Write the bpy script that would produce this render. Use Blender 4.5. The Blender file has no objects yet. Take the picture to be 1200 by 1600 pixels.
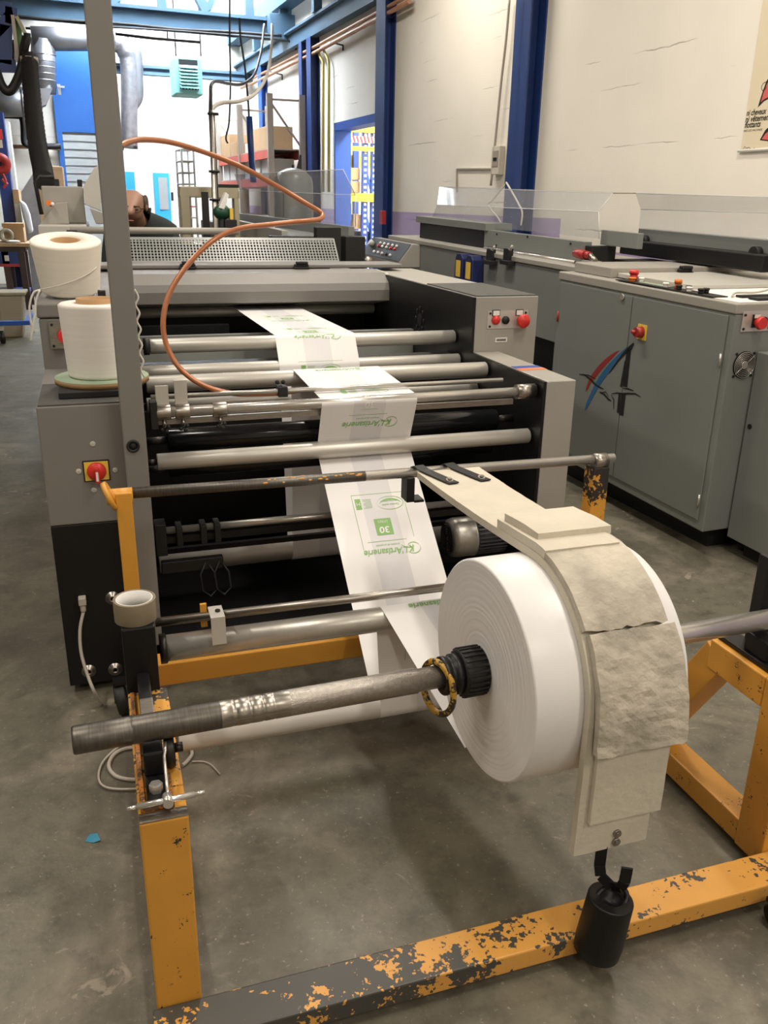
import bpy, math, random
from mathutils import Vector, Matrix, Quaternion
random.seed(7)
S = bpy.context.scene
COL = S.collection
V = Vector
# ------------------------------------------------------------------ camera
F_PX, CAM_H = 1330.0, 1.6
PITCH, YAW, ROLL = math.radians(19.96), math.radians(18.6), math.radians(1.07)
_fw = V((math.sin(YAW)*math.cos(PITCH), math.cos(YAW)*math.cos(PITCH), -math.sin(PITCH)))
_rt = V((math.cos(YAW), -math.sin(YAW), 0))
_up = _rt.cross(_fw)
_R = _rt*math.cos(ROLL) + _up*math.sin(ROLL)
_U = -_rt*math.sin(ROLL) + _up*math.cos(ROLL)
cam_d = bpy.data.cameras.new('camera'); cam = bpy.data.objects.new('camera', cam_d); COL.objects.link(cam)
cam_d.sensor_fit = 'VERTICAL'; cam_d.sensor_height = 36.0; cam_d.sensor_width = 27.0
cam_d.lens = 36.0*F_PX/1600.0
cam_d.clip_start = 0.05; cam_d.clip_end = 200
m3 = Matrix((_R, _U, -_fw)).transposed()
cam.matrix_world = Matrix.Translation((0, 0, CAM_H)) @ m3.to_4x4()
S.camera = cam
# ------------------------------------------------------------------ light and exposure
S.view_settings.view_transform = 'Standard'
S.view_settings.look = 'None'
S.view_settings.gamma = 1.0
S.view_settings.use_curve_mapping = False
S.view_settings.exposure = 0.0
S.cycles.use_denoising = True
S.cycles.max_bounces = 8; S.cycles.transparent_max_bounces = 16
S.cycles.sample_clamp_indirect = 6.0
SKY = 55.0
world = bpy.data.worlds.new('sky'); S.world = world; world.use_nodes = True
bg = world.node_tree.nodes['Background']; bg.inputs[0].default_value = (0.93, 0.97, 1.0, 1); bg.inputs[1].default_value = SKY
LAMP_COL = (1.0, 0.915, 0.80)
def area(name, loc, sx, sy, power, col=LAMP_COL, rot=(0, 0, 0)):
    l = bpy.data.lights.new(name, 'AREA'); l.shape = 'RECTANGLE'; l.size = sx; l.size_y = sy; l.energy = power; l.color = col
    o = bpy.data.objects.new(name, l); o.location = loc; o.rotation_euler = rot; COL.objects.link(o); return o
# fluorescent ceiling battens (above the frame), the last added to brighten the wall
LAMPS = [(-1.7, 1.5, 60), (1.6, 1.0, 60), (-1.6, 5.2, 60), (1.3, 5.0, 75), (2.8, 3.4, 62), (-4.2, 3.2, 40), (-0.5, -2.5, 60), (2.4, -2.0, 70), (2.6, 8.4, 70)]
for i, (lx, ly, pw) in enumerate(LAMPS):
    area('batten_and_fill_lamp', (lx, ly, 4.35), 0.25, 1.5, pw)
# ------------------------------------------------------------------ helpers
wa = math.radians(3.1)
MU = V((math.cos(wa), math.sin(wa), 0)); MV = V((-math.sin(wa), math.cos(wa), 0)); UP = V((0, 0, 1))
def W(u, v, z): return MU*u + MV*v + UP*z                       # frame of the right wall
def RW(u, v, z): return MU*u + MV*v + UP*(z + 0.0215*(v-3.02))   # frame of the machine row along it (it climbs a little)
def ray(px, py): return _fw + _R*((px-600)/F_PX) - _U*((py-800)/F_PX)
def at(px, py, X=None, Y=None, Z=None, u=None, v=None):
    d = ray(px, py)
    if X is not None: t = X/d.x
    elif Y is not None: t = Y/d.y
    elif Z is not None: t = (Z-CAM_H)/d.z
    elif u is not None: t = u/d.dot(MU)
    else: t = v/d.dot(MV)
    return V((0, 0, CAM_H)) + d*t
def wl(p): return (p.dot(MU), p.dot(MV), p.z)
def atw(px, py, **k): return wl(at(px, py, **k))

BASE = {}
def empty(name, loc, label=None, cat=None, group=None):
    o = bpy.data.objects.new(name, None); o.location = loc; o.empty_display_size = 0.05; COL.objects.link(o)
    BASE[o] = V(loc); tag(o, label, cat, group); return o
def tag(o, label=None, cat=None, group=None, kind=None):
    if label: o['label'] = label
    if cat: o['category'] = cat
    if group: o['group'] = group
    if kind: o['kind'] = kind
    return o
def root_base(o):
    while o.parent: o = o.parent
    return BASE[o]
def frame_from(ax):
    ax = ax.normalized()
    h = V((0, 0, 1)) if abs(ax.z) < 0.9 else V((0, 1, 0))
    a = h.cross(ax).normalized(); b = ax.cross(a)
    return a, b
class MB:
    def __init__(s, T=None): s.v = []; s.f = []; s.m = []; s.sm = []; s.T = T
    def add(s, vs, fs, m=0, smooth=False):
        o = len(s.v)
        for p in vs: s.v.append(V(s.T(*p)) if s.T else V(p))
        for f in fs: s.f.append([i+o for i in f]); s.m.append(m); s.sm.append(smooth)
        return s
    def box(s, x0, x1, y0, y1, z0, z1, m=0):
        vs = [(x, y, z) for z in (z0, z1) for y in (y0, y1) for x in (x0, x1)]
        return s.add(vs, [(0, 2, 3, 1), (4, 5, 7, 6), (0, 1, 5, 4), (2, 6, 7, 3), (0, 4, 6, 2), (1, 3, 7, 5)], m)
    def bar(s, p, q, w, h, up=(0, 0, 1), m=0):
        """rectangular bar from p to q: w across, h along up"""
        p = V(p); q = V(q); ax = (q-p).normalized(); up = V(up); a = ax.cross(up).normalized(); b = a.cross(ax)
        vs = [c + a*(w/2*i) + b*(h/2*j) for c in (p, q) for (i, j) in ((-1, -1), (1, -1), (1, 1), (-1, 1))]
        return s.add(vs, [(3, 2, 1, 0), (4, 5, 6, 7), (0, 1, 5, 4), (1, 2, 6, 5), (2, 3, 7, 6), (3, 0, 4, 7)], m)
    def cyl(s, p, q, r, r2=None, n=24, m=0, caps=True):
        p = V(p); q = V(q); r2 = r if r2 is None else r2; a, b = frame_from(q-p)
        ring = [(math.cos(2*math.pi*i/n), math.sin(2*math.pi*i/n)) for i in range(n)]
        vs = [p + a*(c*r) + b*(d*r) for c, d in ring] + [q + a*(c*r2) + b*(d*r2) for c, d in ring]
        s.add(vs, [(i, (i+1) % n, n+(i+1) % n, n+i) for i in range(n)], m, True)
        if caps: s.add(vs[:n], [list(range(n))[::-1]], m); s.add(vs[n:], [list(range(n))], m)
        return s
    def lathe(s, prof, p, ax, n=32, m=0, closed=False):
        """prof: (radius, distance along axis)"""
        p = V(p); ax = V(ax).normalized(); a, b = frame_from(ax); k = len(prof)
        vs = []
        for r, h in prof:
            for i in range(n):
                t = 2*math.pi*i/n; vs.append(p + ax*h + a*(r*math.cos(t)) + b*(r*math.sin(t)))
        fs = []
        for j in range(k if closed else k-1):
            j2 = (j+1) % k
            for i in range(n): fs.append((j*n+i, j*n+(i+1) % n, j2*n+(i+1) % n, j2*n+i))
        return s.add(vs, fs, m, True)
    def tube(s, pts, r, n=10, m=0, closed=False, caps=True):
        pts = [V(p) for p in pts]; k = len(pts); vs = []; prev = None
        for i in range(k):
            a = pts[i-1] if (i > 0 or closed) else pts[i]; b = pts[(i+1) % k] if (i < k-1 or closed) else pts[i]
            t = (b-a).normalized()
            if prev is None: u, w = frame_from(t)
            else:
                u = (prev - t*prev.dot(t)).normalized(); w = t.cross(u)
            prev = u; rr = r[i] if isinstance(r, (list, tuple)) else r
            for j in range(n):
                th = 2*math.pi*j/n; vs.append(pts[i] + u*(rr*math.cos(th)) + w*(rr*math.sin(th)))
        fs = []
        for i in range(k if closed else k-1):
            i2 = (i+1) % k
            for j in range(n): fs.append((i*n+j, i*n+(j+1) % n, i2*n+(j+1) % n, i2*n+j))
        s.add(vs, fs, m, True)
        if caps and not closed:
            s.add(vs[:n], [list(range(n))[::-1]], m); s.add(vs[-n:], [list(range(n))], m)
        return s
    def prism(s, poly, d, m=0):
        """poly: list of 3D points in a plane; d: extrusion vector"""
        d = V(d); poly = [V(p) for p in poly]; n = len(poly)
        vs = poly + [p+d for p in poly]
        return s.add(vs, [list(range(n))[::-1], list(range(n, 2*n))] + [(i, (i+1) % n, n+(i+1) % n, n+i) for i in range(n)], m)
    def ball(s, c, r, n=16, m=0, k=10):
        c = V(c); r = V(r) if isinstance(r, (tuple, list, Vector)) else V((r, r, r)); vs = []; fs = []
        for j in range(k+1):
            ph = math.pi*j/k
            for i in range(n):
                t = 2*math.pi*i/n; vs.append(c + V((r.x*math.sin(ph)*math.cos(t), r.y*math.sin(ph)*math.sin(t), r.z*math.cos(ph))))
        for j in range(k):
            for i in range(n): fs.append((j*n+i, j*n+(i+1) % n, (j+1)*n+(i+1) % n, (j+1)*n+i))
        return s.add(vs, fs, m, True)
    def quad(s, a, b, c, d, m=0): return s.add([a, b, c, d], [(0, 1, 2, 3)], m)
    def build(s, name, mats, parent=None, label=None, cat=None, group=None, kind=None, bevel=0.0, base=None, fix=True):
        if not isinstance(mats, (list, tuple)): mats = [mats]
        me = bpy.data.meshes.new(name)
        if parent is not None: b = root_base(parent)
        elif base is not None: b = V(base)
        else:
            xs = [p.x for p in s.v]; ys = [p.y for p in s.v]; b = V(((min(xs)+max(xs))/2, (min(ys)+max(ys))/2, min(p.z for p in s.v)))
        me.from_pydata([p-b for p in s.v], [], s.f)
        for mm in mats: me.materials.append(mm)
        for p, mi, sm in zip(me.polygons, s.m, s.sm): p.material_index = mi; p.use_smooth = sm
        if fix:
            import bmesh
            bm = bmesh.new(); bm.from_mesh(me); bmesh.ops.remove_doubles(bm, verts=bm.verts, dist=1e-5)
            bmesh.ops.recalc_face_normals(bm, faces=bm.faces); bm.to_mesh(me); bm.free()
        o = bpy.data.objects.new(name, me); COL.objects.link(o)
        if parent is not None: o.parent = parent
        else: o.location = b; BASE[o] = b
        tag(o, label, cat, group, kind)
        if bevel:
            bv = o.modifiers.new('bevel', 'BEVEL'); bv.width = bevel; bv.segments = 2; bv.limit_method = 'ANGLE'; bv.angle_limit = math.radians(40)
        return o
def text_faces(txt, size, shear=0.0, bold=0.0):
    """flat glyph triangles of the built-in font: list of (x, y) and faces, baseline at 0, x from 0"""
    c = bpy.data.curves.new('glyphs', 'FONT'); c.body = txt; c.size = size; c.shear = shear; c.offset = bold; c.resolution_u = 3
    o = bpy.data.objects.new('glyphs', c); COL.objects.link(o)
    dg = bpy.context.evaluated_depsgraph_get(); dg.update()
    me = bpy.data.meshes.new_from_object(o.evaluated_get(dg))
    vs = [(p.co.x, p.co.y) for p in me.vertices]; fs = [list(f.vertices) for f in me.polygons]
    bpy.data.objects.remove(o); bpy.data.meshes.remove(me); bpy.data.curves.remove(c)
    return vs, fs
def put_text(mb, txt, size, origin, xdir, ydir, m, align='L', shear=0.0, bold=0.0, width=None):
    vs, fs = text_faces(txt, size, shear, bold)
    if not vs: return
    w = max(p[0] for p in vs); k = 1.0 if width is None else width/w
    off = {'L': 0, 'C': w*k/2, 'R': w*k}[align]
    mb.add([V(origin) + V(xdir)*(x*k-off) + V(ydir)*y for x, y in vs], fs, m)
# ------------------------------------------------------------------ materials
def lin(h):
    if isinstance(h, str): h = tuple(int(h[i:i+2], 16)/255 for i in (0, 2, 4))
    return tuple(((c+0.055)/1.055)**2.4 if c > 0.04045 else c/12.92 for c in h)
def mat(name, col, rough=0.5, metal=0.0, var=0.08, scale=6.0, bump=0.0, bscale=80.0, aniso=None, spec=0.5, trans=0.0, alpha=1.0, emit=None, stretch=None):
    m = bpy.data.materials.new(name); m.use_nodes = True; nt = m.node_tree; N = nt.nodes; L = nt.links; b = N['Principled BSDF']
    c = lin(col); b.inputs['Roughness'].default_value = rough; b.inputs['Metallic'].default_value = metal
    b.inputs['Specular IOR Level'].default_value = spec; b.inputs['Transmission Weight'].default_value = trans; b.inputs['Alpha'].default_value = alpha
    tc = N.new('ShaderNodeTexCoord'); mp = N.new('ShaderNodeMapping'); L.new(tc.outputs['Object'], mp.inputs[0])
    if stretch: mp.inputs['Scale'].default_value = stretch
    nz = N.new('ShaderNodeTexNoise'); nz.inputs['Scale'].default_value = scale; nz.inputs['Detail'].default_value = 5; L.new(mp.outputs[0], nz.inputs['Vector'])
    mr = N.new('ShaderNodeMapRange'); mr.inputs[1].default_value = 0.3; mr.inputs[2].default_value = 0.7; mr.inputs[3].default_value = 1-var; mr.inputs[4].default_value = 1+var
    L.new(nz.outputs['Fac'], mr.inputs[0])
    mx = N.new('ShaderNodeMix'); mx.data_type = 'RGBA'; mx.blend_type = 'MULTIPLY'; mx.inputs[0].default_value = 1.0; mx.inputs[6].default_value = (*c, 1)
    L.new(mr.outputs[0], mx.inputs[7]); L.new(mx.outputs[2], b.inputs['Base Color'])
    if bump:
        n2 = N.new('ShaderNodeTexNoise'); n2.inputs['Scale'].default_value = bscale; n2.inputs['Detail'].default_value = 6; L.new(mp.outputs[0], n2.inputs['Vector'])
        bp = N.new('ShaderNodeBump'); bp.inputs['Strength'].default_value = bump; bp.inputs['Distance'].default_value = 0.01
        L.new(n2.outputs['Fac'], bp.inputs['Height']); L.new(bp.outputs[0], b.inputs['Normal'])
    if emit: b.inputs['Emission Color'].default_value = (*lin(col), 1); b.inputs['Emission Strength'].default_value = emit
    return m
def chipped(name, col, under, amount, scale=9.0, rough=0.45, grad=None, axis=0):
    """paint worn through to dark metal in patches"""
    m = mat(name, col, rough, 0, 0.10, 5); nt = m.node_tree; N = nt.nodes; L = nt.links; b = N['Principled BSDF']
    tc = N.new('ShaderNodeTexCoord')
    n1 = N.new('ShaderNodeTexNoise'); n1.inputs['Scale'].default_value = scale; n1.inputs['Detail'].default_value = 9; n1.inputs['Roughness'].default_value = 0.65; L.new(tc.outputs['Object'], n1.inputs['Vector'])
    n2 = N.new('ShaderNodeTexNoise'); n2.inputs['Scale'].default_value = scale*8; n2.inputs['Detail'].default_value = 3; L.new(tc.outputs['Object'], n2.inputs['Vector'])
    ad = N.new('ShaderNodeMath'); ad.operation = 'MULTIPLY_ADD'; L.new(n2.outputs['Fac'], ad.inputs[0]); ad.inputs[1].default_value = 0.35; L.new(n1.outputs['Fac'], ad.inputs[2])
    cr = N.new('ShaderNodeMapRange'); cr.inputs[1].default_value = 0.675+amount; cr.inputs[2].default_value = 0.69+amount; L.new(ad.outputs[0], cr.inputs[0])
    if grad:                                                     # wear changes along the member: (x0, x1, shift at x0, shift at x1)
        sx = N.new('ShaderNodeSeparateXYZ'); L.new(tc.outputs['Object'], sx.inputs[0])
        gr = N.new('ShaderNodeMapRange'); gr.inputs[1].default_value = grad[0]; gr.inputs[2].default_value = grad[1]; gr.inputs[3].default_value = grad[2]; gr.inputs[4].default_value = grad[3]; L.new(sx.outputs[axis], gr.inputs[0])
        a3 = N.new('ShaderNodeMath'); a3.operation = 'SUBTRACT'; L.new(ad.outputs[0], a3.inputs[0]); L.new(gr.outputs[0], a3.inputs[1]); L.new(a3.outputs[0], cr.inputs[0])
    old = b.inputs['Base Color'].links[0].from_socket
    mx = N.new('ShaderNodeMix'); mx.data_type = 'RGBA'; L.new(cr.outputs[0], mx.inputs[0]); L.new(old, mx.inputs[6]); mx.inputs[7].default_value = (*lin(under), 1)
    L.new(mx.outputs[2], b.inputs['Base Color']); 
    return m
M = {}
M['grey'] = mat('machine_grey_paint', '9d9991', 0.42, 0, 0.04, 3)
M['grey_dim'] = mat('machine_grey_paint_dimmed', '7a7773', 0.45, 0, 0.04, 3)  # darkened copy of the machine grey, standing in for dimmer light
M['grey_panel'] = mat('cabinet_grey_paint', '7c7f7c', 0.33, 0, 0.05, 2)
M['grey_light'] = mat('pale_grey_paint', 'b9b6ae', 0.35, 0, 0.03, 3)
M['mat_dark'] = mat('dark_rubber_mat', '4d4c49', 0.75, 0, 0.1, 40, 0.3, 300)
M['black'] = mat('black_paint', '121213', 0.42, 0, 0.15, 5, spec=0.35)
M['black_matt'] = mat('black_plastic', '161616', 0.6, 0, 0.1, 10)
M['rubber'] = mat('black_rubber', '1d1c1c', 0.55, 0, 0.2, 30)
M['dark_metal'] = mat('dark_steel', '3a3835', 0.4, 0.8, 0.2, 20)
M['roller_black'] = mat('black_glossy_roller', '17191b', 0.16, 0.2, 0.1, 4)
M['steel'] = mat('bare_steel', 'a39d95', 0.34, 1.0, 0.18, 30, stretch=(1, 8, 8))
M['steel_dark'] = mat('dark_turned_steel', '67635d', 0.42, 0.85, 0.2, 30, stretch=(10, 1, 1))
M['steel_knurl'] = mat('knurled_steel', 'a8a29a', 0.3, 0.9, 0.15, 120, 0.25, 420)
M['chrome'] = mat('polished_steel', 'cdc9c2', 0.24, 0.7, 0.06, 10)
M['alu'] = mat('matt_aluminium', 'cbc7bf', 0.42, 0.55, 0.04, 8)
M['alu_worn'] = mat('worn_aluminium', 'bdb9b1', 0.36, 0.65, 0.22, 7, 0.05, 60)
M['white_tube'] = mat('white_plastic_tube', 'c9c5be', 0.4, 0, 0.03, 5)
M['yellow'] = chipped('yellow_paint', 'd2963a', '2e2b28', 0.15, 26)
M['yellow_worn'] = chipped('worn_yellow_paint', 'd4993e', '34322f', 0.035, 10)
M['yellow_beam'] = chipped('front_beam_paint', 'd89d4a', '45433e', 0.0, 9, 0.45, (-0.40, 0.18, -0.09, 0.10))
M['yellow_top'] = chipped('upright_paint', 'd2963a', '2c2a27', 0.0, 11, 0.45, (0.60, 0.78, 0.12, -0.10), 2)
M['yellow_dull'] = mat('yellow_paint_shiny', 'd19538', 0.4, 0, 0.06, 4)
M['orange_edge'] = chipped('rusty_orange_edge', 'b06a2c', '5a4630', 0.0, 20)
M['film'] = mat('white_film', 'e9e7e6', 0.33, 0, 0.012, 3)
M['film_fold'] = mat('white_film_gusset', 'd9d8db', 0.33, 0, 0.012, 3)
M['ink'] = mat('green_ink', '86b765', 0.45, 0, 0.05, 30)
M['roll_side'] = mat('film_roll_edge', 'd9d5d2', 0.55, 0, 0.02, 3)
M['felt'] = mat('cream_foam', 'cac2b1', 0.9, 0, 0.06, 7, 0.25, 60)
M['felt_dirty'] = mat('soiled_cream_foam', 'b8b0a1', 0.9, 0, 0.3, 9, 0.9, 28)
M['card'] = mat('brown_cardboard', 'a98a66', 0.8, 0, 0.06, 4)
M['red'] = mat('red_plastic', 'd2312a', 0.35, 0, 0.03, 5)
M['red_dark'] = mat('dark_red_plastic', '9c2b27', 0.4, 0, 0.05, 5)
M['orange'] = mat('orange_plastic', 'd9742c', 0.4, 0, 0.05, 5)
M['label_yellow'] = mat('yellow_label', 'e6c04a', 0.5, 0, 0.03, 5)
M['white'] = mat('white_label', 'e8e6e0', 0.5, 0, 0.02, 5)
M['thread'] = mat('white_thread', 'ebe6df', 0.7, 0, 0.03, 4, 0.06, 200, stretch=(1, 1, 30))
M['thread_cream'] = mat('cream_thread', 'ece5d8', 0.7, 0, 0.03, 4, 0.06, 200, stretch=(1, 1, 30))
M['core'] = mat('brown_core_board', 'b08a5f', 0.8, 0, 0.06, 20)
M['plywood'] = mat('plywood_edge', '9c7a54', 0.75, 0, 0.15, 10, stretch=(1, 1, 12))
M['green_top'] = mat('pale_green_lining', '9db296', 0.7, 0, 0.06, 8)
M['hose'] = mat('copper_coloured_hose', 'b0714c', 0.3, 0.25, 0.06, 10)
M['tape'] = mat('brown_packing_tape', '7f735f', 0.3, 0, 0.03, 8)
M['tape_core'] = mat('white_tape_core', 'd9d6d2', 0.6, 0, 0.03, 8)
M['cable_grey'] = mat('grey_cable', 'b3aca1', 0.55, 0, 0.05, 10)
M['blue_scrap'] = mat('blue_paper', '3f93b5', 0.7, 0, 0.08, 20)
M['blue'] = mat('blue_steel_paint', '2450a0', 0.45, 0, 0.08, 3)
M['blue_dark'] = mat('dark_blue_paint', '1d3770', 0.45, 0, 0.1, 3)
M['blue_grey'] = mat('blue_grey_steel_paint', '49657a', 0.5, 0, 0.08, 3)
M['blue_door'] = mat('blue_door_paint', '255a9e', 0.4, 0, 0.05, 2)
M['cyan_door'] = mat('light_blue_door_paint', '3aa9dc', 0.45, 0, 0.05, 2)
M['turquoise'] = mat('turquoise_heater_paint', '8fcfc9', 0.5, 0, 0.05, 3)
M['galv'] = mat('galvanised_duct', 'a9abb0', 0.32, 0.85, 0.15, 5)
M['foil'] = mat('foil_duct_wrap', 'b5b3b8', 0.3, 0.8, 0.2, 9, 0.8, 18)
M['copper'] = mat('copper_pipe', 'b98d70', 0.4, 0.5, 0.1, 5)
M['pipe_yellow'] = mat('yellow_gas_pipe', 'c7b458', 0.5, 0, 0.05, 5)
M['rack_red'] = mat('red_rack_beam', 'b8584c', 0.5, 0, 0.08, 5)
M['rack_yellow'] = mat('yellow_rack_beam', 'e8cc33', 0.5, 0, 0.05, 4)
M['rack_grey'] = mat('beige_rack_post', 'a59a8e', 0.5, 0.1, 0.06, 5)
M['beige'] = mat('beige_paint', 'a79f86', 0.5, 0, 0.04, 4)
M['green'] = mat('green_paint', '4f7d45', 0.5, 0, 0.08, 5)
M['green_dark'] = mat('dark_green_plastic', '1d4a35', 0.4, 0, 0.08, 8)
M['wood'] = mat('worn_wood', 'a58a68', 0.7, 0, 0.12, 8, stretch=(1, 12, 12))
M['wood_dark'] = mat('dark_wood', '3a2a22', 0.6, 0, 0.1, 8)
M['skin'] = mat('skin', '98735f', 0.5, 0, 0.05, 20)
M['skin_dark'] = mat('lips', '8f5a4a', 0.5, 0, 0.05, 20)
M['jacket'] = mat('dark_green_black_jacket', '23292a', 0.85, 0, 0.12, 12, 0.3, 60)
M['trousers'] = mat('dark_trousers', '24262c', 0.85, 0, 0.1, 12)
M['hair'] = mat('grey_brown_hair', '4e443b', 0.8, 0, 0.2, 40)
M['plastic_bag'] = mat('translucent_bag', 'c9ccd2', 0.35, 0, 0.05, 10, 0.6, 20)
M['stripe_blue'] = mat('blue_stripe', '2f4f9c', 0.4, 0, 0.02, 5)
M['stripe_orange'] = mat('orange_stripe', 'd77c4a', 0.4, 0, 0.02, 5)
M['logo_red'] = mat('logo_red', '8c2f2d', 0.4, 0, 0.03, 5)
M['logo_blue'] = mat('logo_blue', '2f5f88', 0.4, 0, 0.03, 5)
M['rope'] = mat('white_cord', 'dcd6cb', 0.8, 0, 0.05, 30)
M['bin'] = mat('beige_bin', '9a917a', 0.55, 0, 0.05, 5)
M['conduit'] = mat('pale_conduit', 'cfc8bb', 0.5, 0, 0.03, 5)
M['poster'] = mat('poster_paper', 'ddd0b4', 0.7, 0, 0.02, 3)
M['poster_red'] = mat('poster_red_ink', 'd0605a', 0.7, 0, 0.03, 8)
M['louvre'] = mat('grey_louvre', 'a5a8a6', 0.5, 0, 0.05, 4)
def clear_mat(name, tint, gloss, rough=0.05):
    m = bpy.data.materials.new(name); m.use_nodes = True; nt = m.node_tree; N = nt.nodes; L = nt.links; N.remove(N['Principled BSDF'])
    t = N.new('ShaderNodeBsdfTransparent'); t.inputs[0].default_value = (*tint, 1)
    g = N.new('ShaderNodeBsdfGlossy'); g.inputs['Roughness'].default_value = rough
    d = N.new('ShaderNodeBsdfDiffuse'); d.inputs[0].default_value = (0.75, 0.75, 0.77, 1)
    x0 = N.new('ShaderNodeMixShader'); x0.inputs[0].default_value = 0.10; L.new(t.outputs[0], x0.inputs[1]); L.new(d.outputs[0], x0.inputs[2])
    f = N.new('ShaderNodeLayerWeight'); f.inputs[0].default_value = 0.5
    pw = N.new('ShaderNodeMath'); pw.operation = 'POWER'; pw.inputs[1].default_value = 4.0; L.new(f.outputs['Facing'], pw.inputs[0])
    mu = N.new('ShaderNodeMath'); mu.operation = 'MULTIPLY_ADD'; mu.inputs[1].default_value = 0.5*gloss; mu.inputs[2].default_value = 0.03*gloss; L.new(pw.outputs[0], mu.inputs[0])
    x = N.new('ShaderNodeMixShader'); L.new(mu.outputs[0], x.inputs[0]); L.new(x0.outputs[0], x.inputs[1]); L.new(g.outputs[0], x.inputs[2])
    L.new(x.outputs[0], N['Material Output'].inputs[0]); return m
M['clear'] = clear_mat('clear_acrylic', (0.93, 0.94, 0.95), 0.8)
M['glazing'] = clear_mat('roof_glazing', (0.95, 0.97, 1.0), 0.5)
def grid_mat(name, col, pitch, hole):
    """sheet steel with square punched holes"""
    m = mat(name, col, 0.4, 0.3, 0.04, 4); nt = m.node_tree; N = nt.nodes; L = nt.links; b = N['Principled BSDF']
    tc = N.new('ShaderNodeTexCoord'); sx = N.new('ShaderNodeSeparateXYZ'); L.new(tc.outputs['UV'], sx.inputs[0])
    outs = []
    for ax in (0, 1):
        d = N.new('ShaderNodeMath'); d.operation = 'DIVIDE'; d.inputs[1].default_value = pitch; L.new(sx.outputs[ax], d.inputs[0])
        fr = N.new('ShaderNodeMath'); fr.operation = 'FRACT'; L.new(d.outputs[0], fr.inputs[0])
        lt = N.new('ShaderNodeMath'); lt.operation = 'LESS_THAN'; lt.inputs[1].default_value = hole; L.new(fr.outputs[0], lt.inputs[0]); outs.append(lt)
    mu = N.new('ShaderNodeMath'); mu.operation = 'MULTIPLY'; L.new(outs[0].outputs[0], mu.inputs[0]); L.new(outs[1].outputs[0], mu.inputs[1])
    iv = N.new('ShaderNodeMath'); iv.operation = 'SUBTRACT'; iv.inputs[0].default_value = 1; L.new(mu.outputs[0], iv.inputs[1]); L.new(iv.outputs[0], b.inputs['Alpha'])
    return m
M['mesh_sheet'] = grid_mat('punched_steel_sheet', '9c9a92', 0.026, 0.62)
# ================================================================== SETTING
def floor_mat():
    m = mat('worn_concrete_floor', '6b6758', 0.42, 0, 0.18, 1.3, 0.12, 40); nt = m.node_tree; N = nt.nodes; L = nt.links; b = N['Principled BSDF']
    tc = N.new('ShaderNodeTexCoord'); old = b.inputs['Base Color'].links[0].from_socket
    def layer(scale, lo, hi, col, fac, det=8, rough=0.6, src=None, dist=0.0):
        n = N.new('ShaderNodeTexNoise'); n.inputs['Scale'].default_value = scale; n.inputs['Detail'].default_value = det; n.inputs['Roughness'].default_value = rough; n.inputs['Distortion'].default_value = dist
        L.new(tc.outputs['Object'], n.inputs['Vector'])
        r = N.new('ShaderNodeMapRange'); r.inputs[1].default_value = lo; r.inputs[2].default_value = hi; r.inputs[4].default_value = fac; L.new(n.outputs['Fac'], r.inputs[0])
        x = N.new('ShaderNodeMix'); x.data_type = 'RGBA'; L.new(r.outputs[0], x.inputs[0]); L.new(src, x.inputs[6]); x.inputs[7].default_value = (*lin(col), 1)
        return x.outputs[2]
    c = layer(2.2, 0.42, 0.66, '4b463c', 0.7, src=old)
    c = layer(7, 0.5, 0.7, '464136', 0.6, src=c)
    c = layer(3.1, 0.52, 0.68, '8b8373', 0.65, src=c, dist=0.6)
    c = layer(16, 0.5, 0.72, '3f3b32', 0.55, det=10, rough=0.7, src=c)
    c = layer(22, 0.56, 0.76, '8f8878', 0.45, det=9, rough=0.7, src=c, dist=0.4)
    c = layer(70, 0.62, 0.72, 'a69e90', 0.6, det=4, src=c)
    c = layer(9, 0.665, 0.70, 'a79d8e', 0.6, det=6, src=c, dist=0.8)
    L.new(c, b.inputs['Base Color'])
    n = N.new('ShaderNodeTexNoise'); n.inputs['Scale'].default_value = 3; n.inputs['Detail'].default_value = 6; L.new(tc.outputs['Object'], n.inputs['Vector'])
    r = N.new('ShaderNodeMapRange'); r.inputs[3].default_value = 0.3; r.inputs[4].default_value = 0.6; L.new(n.outputs['Fac'], r.inputs[0]); L.new(r.outputs[0], b.inputs['Roughness'])
    return m
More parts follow.
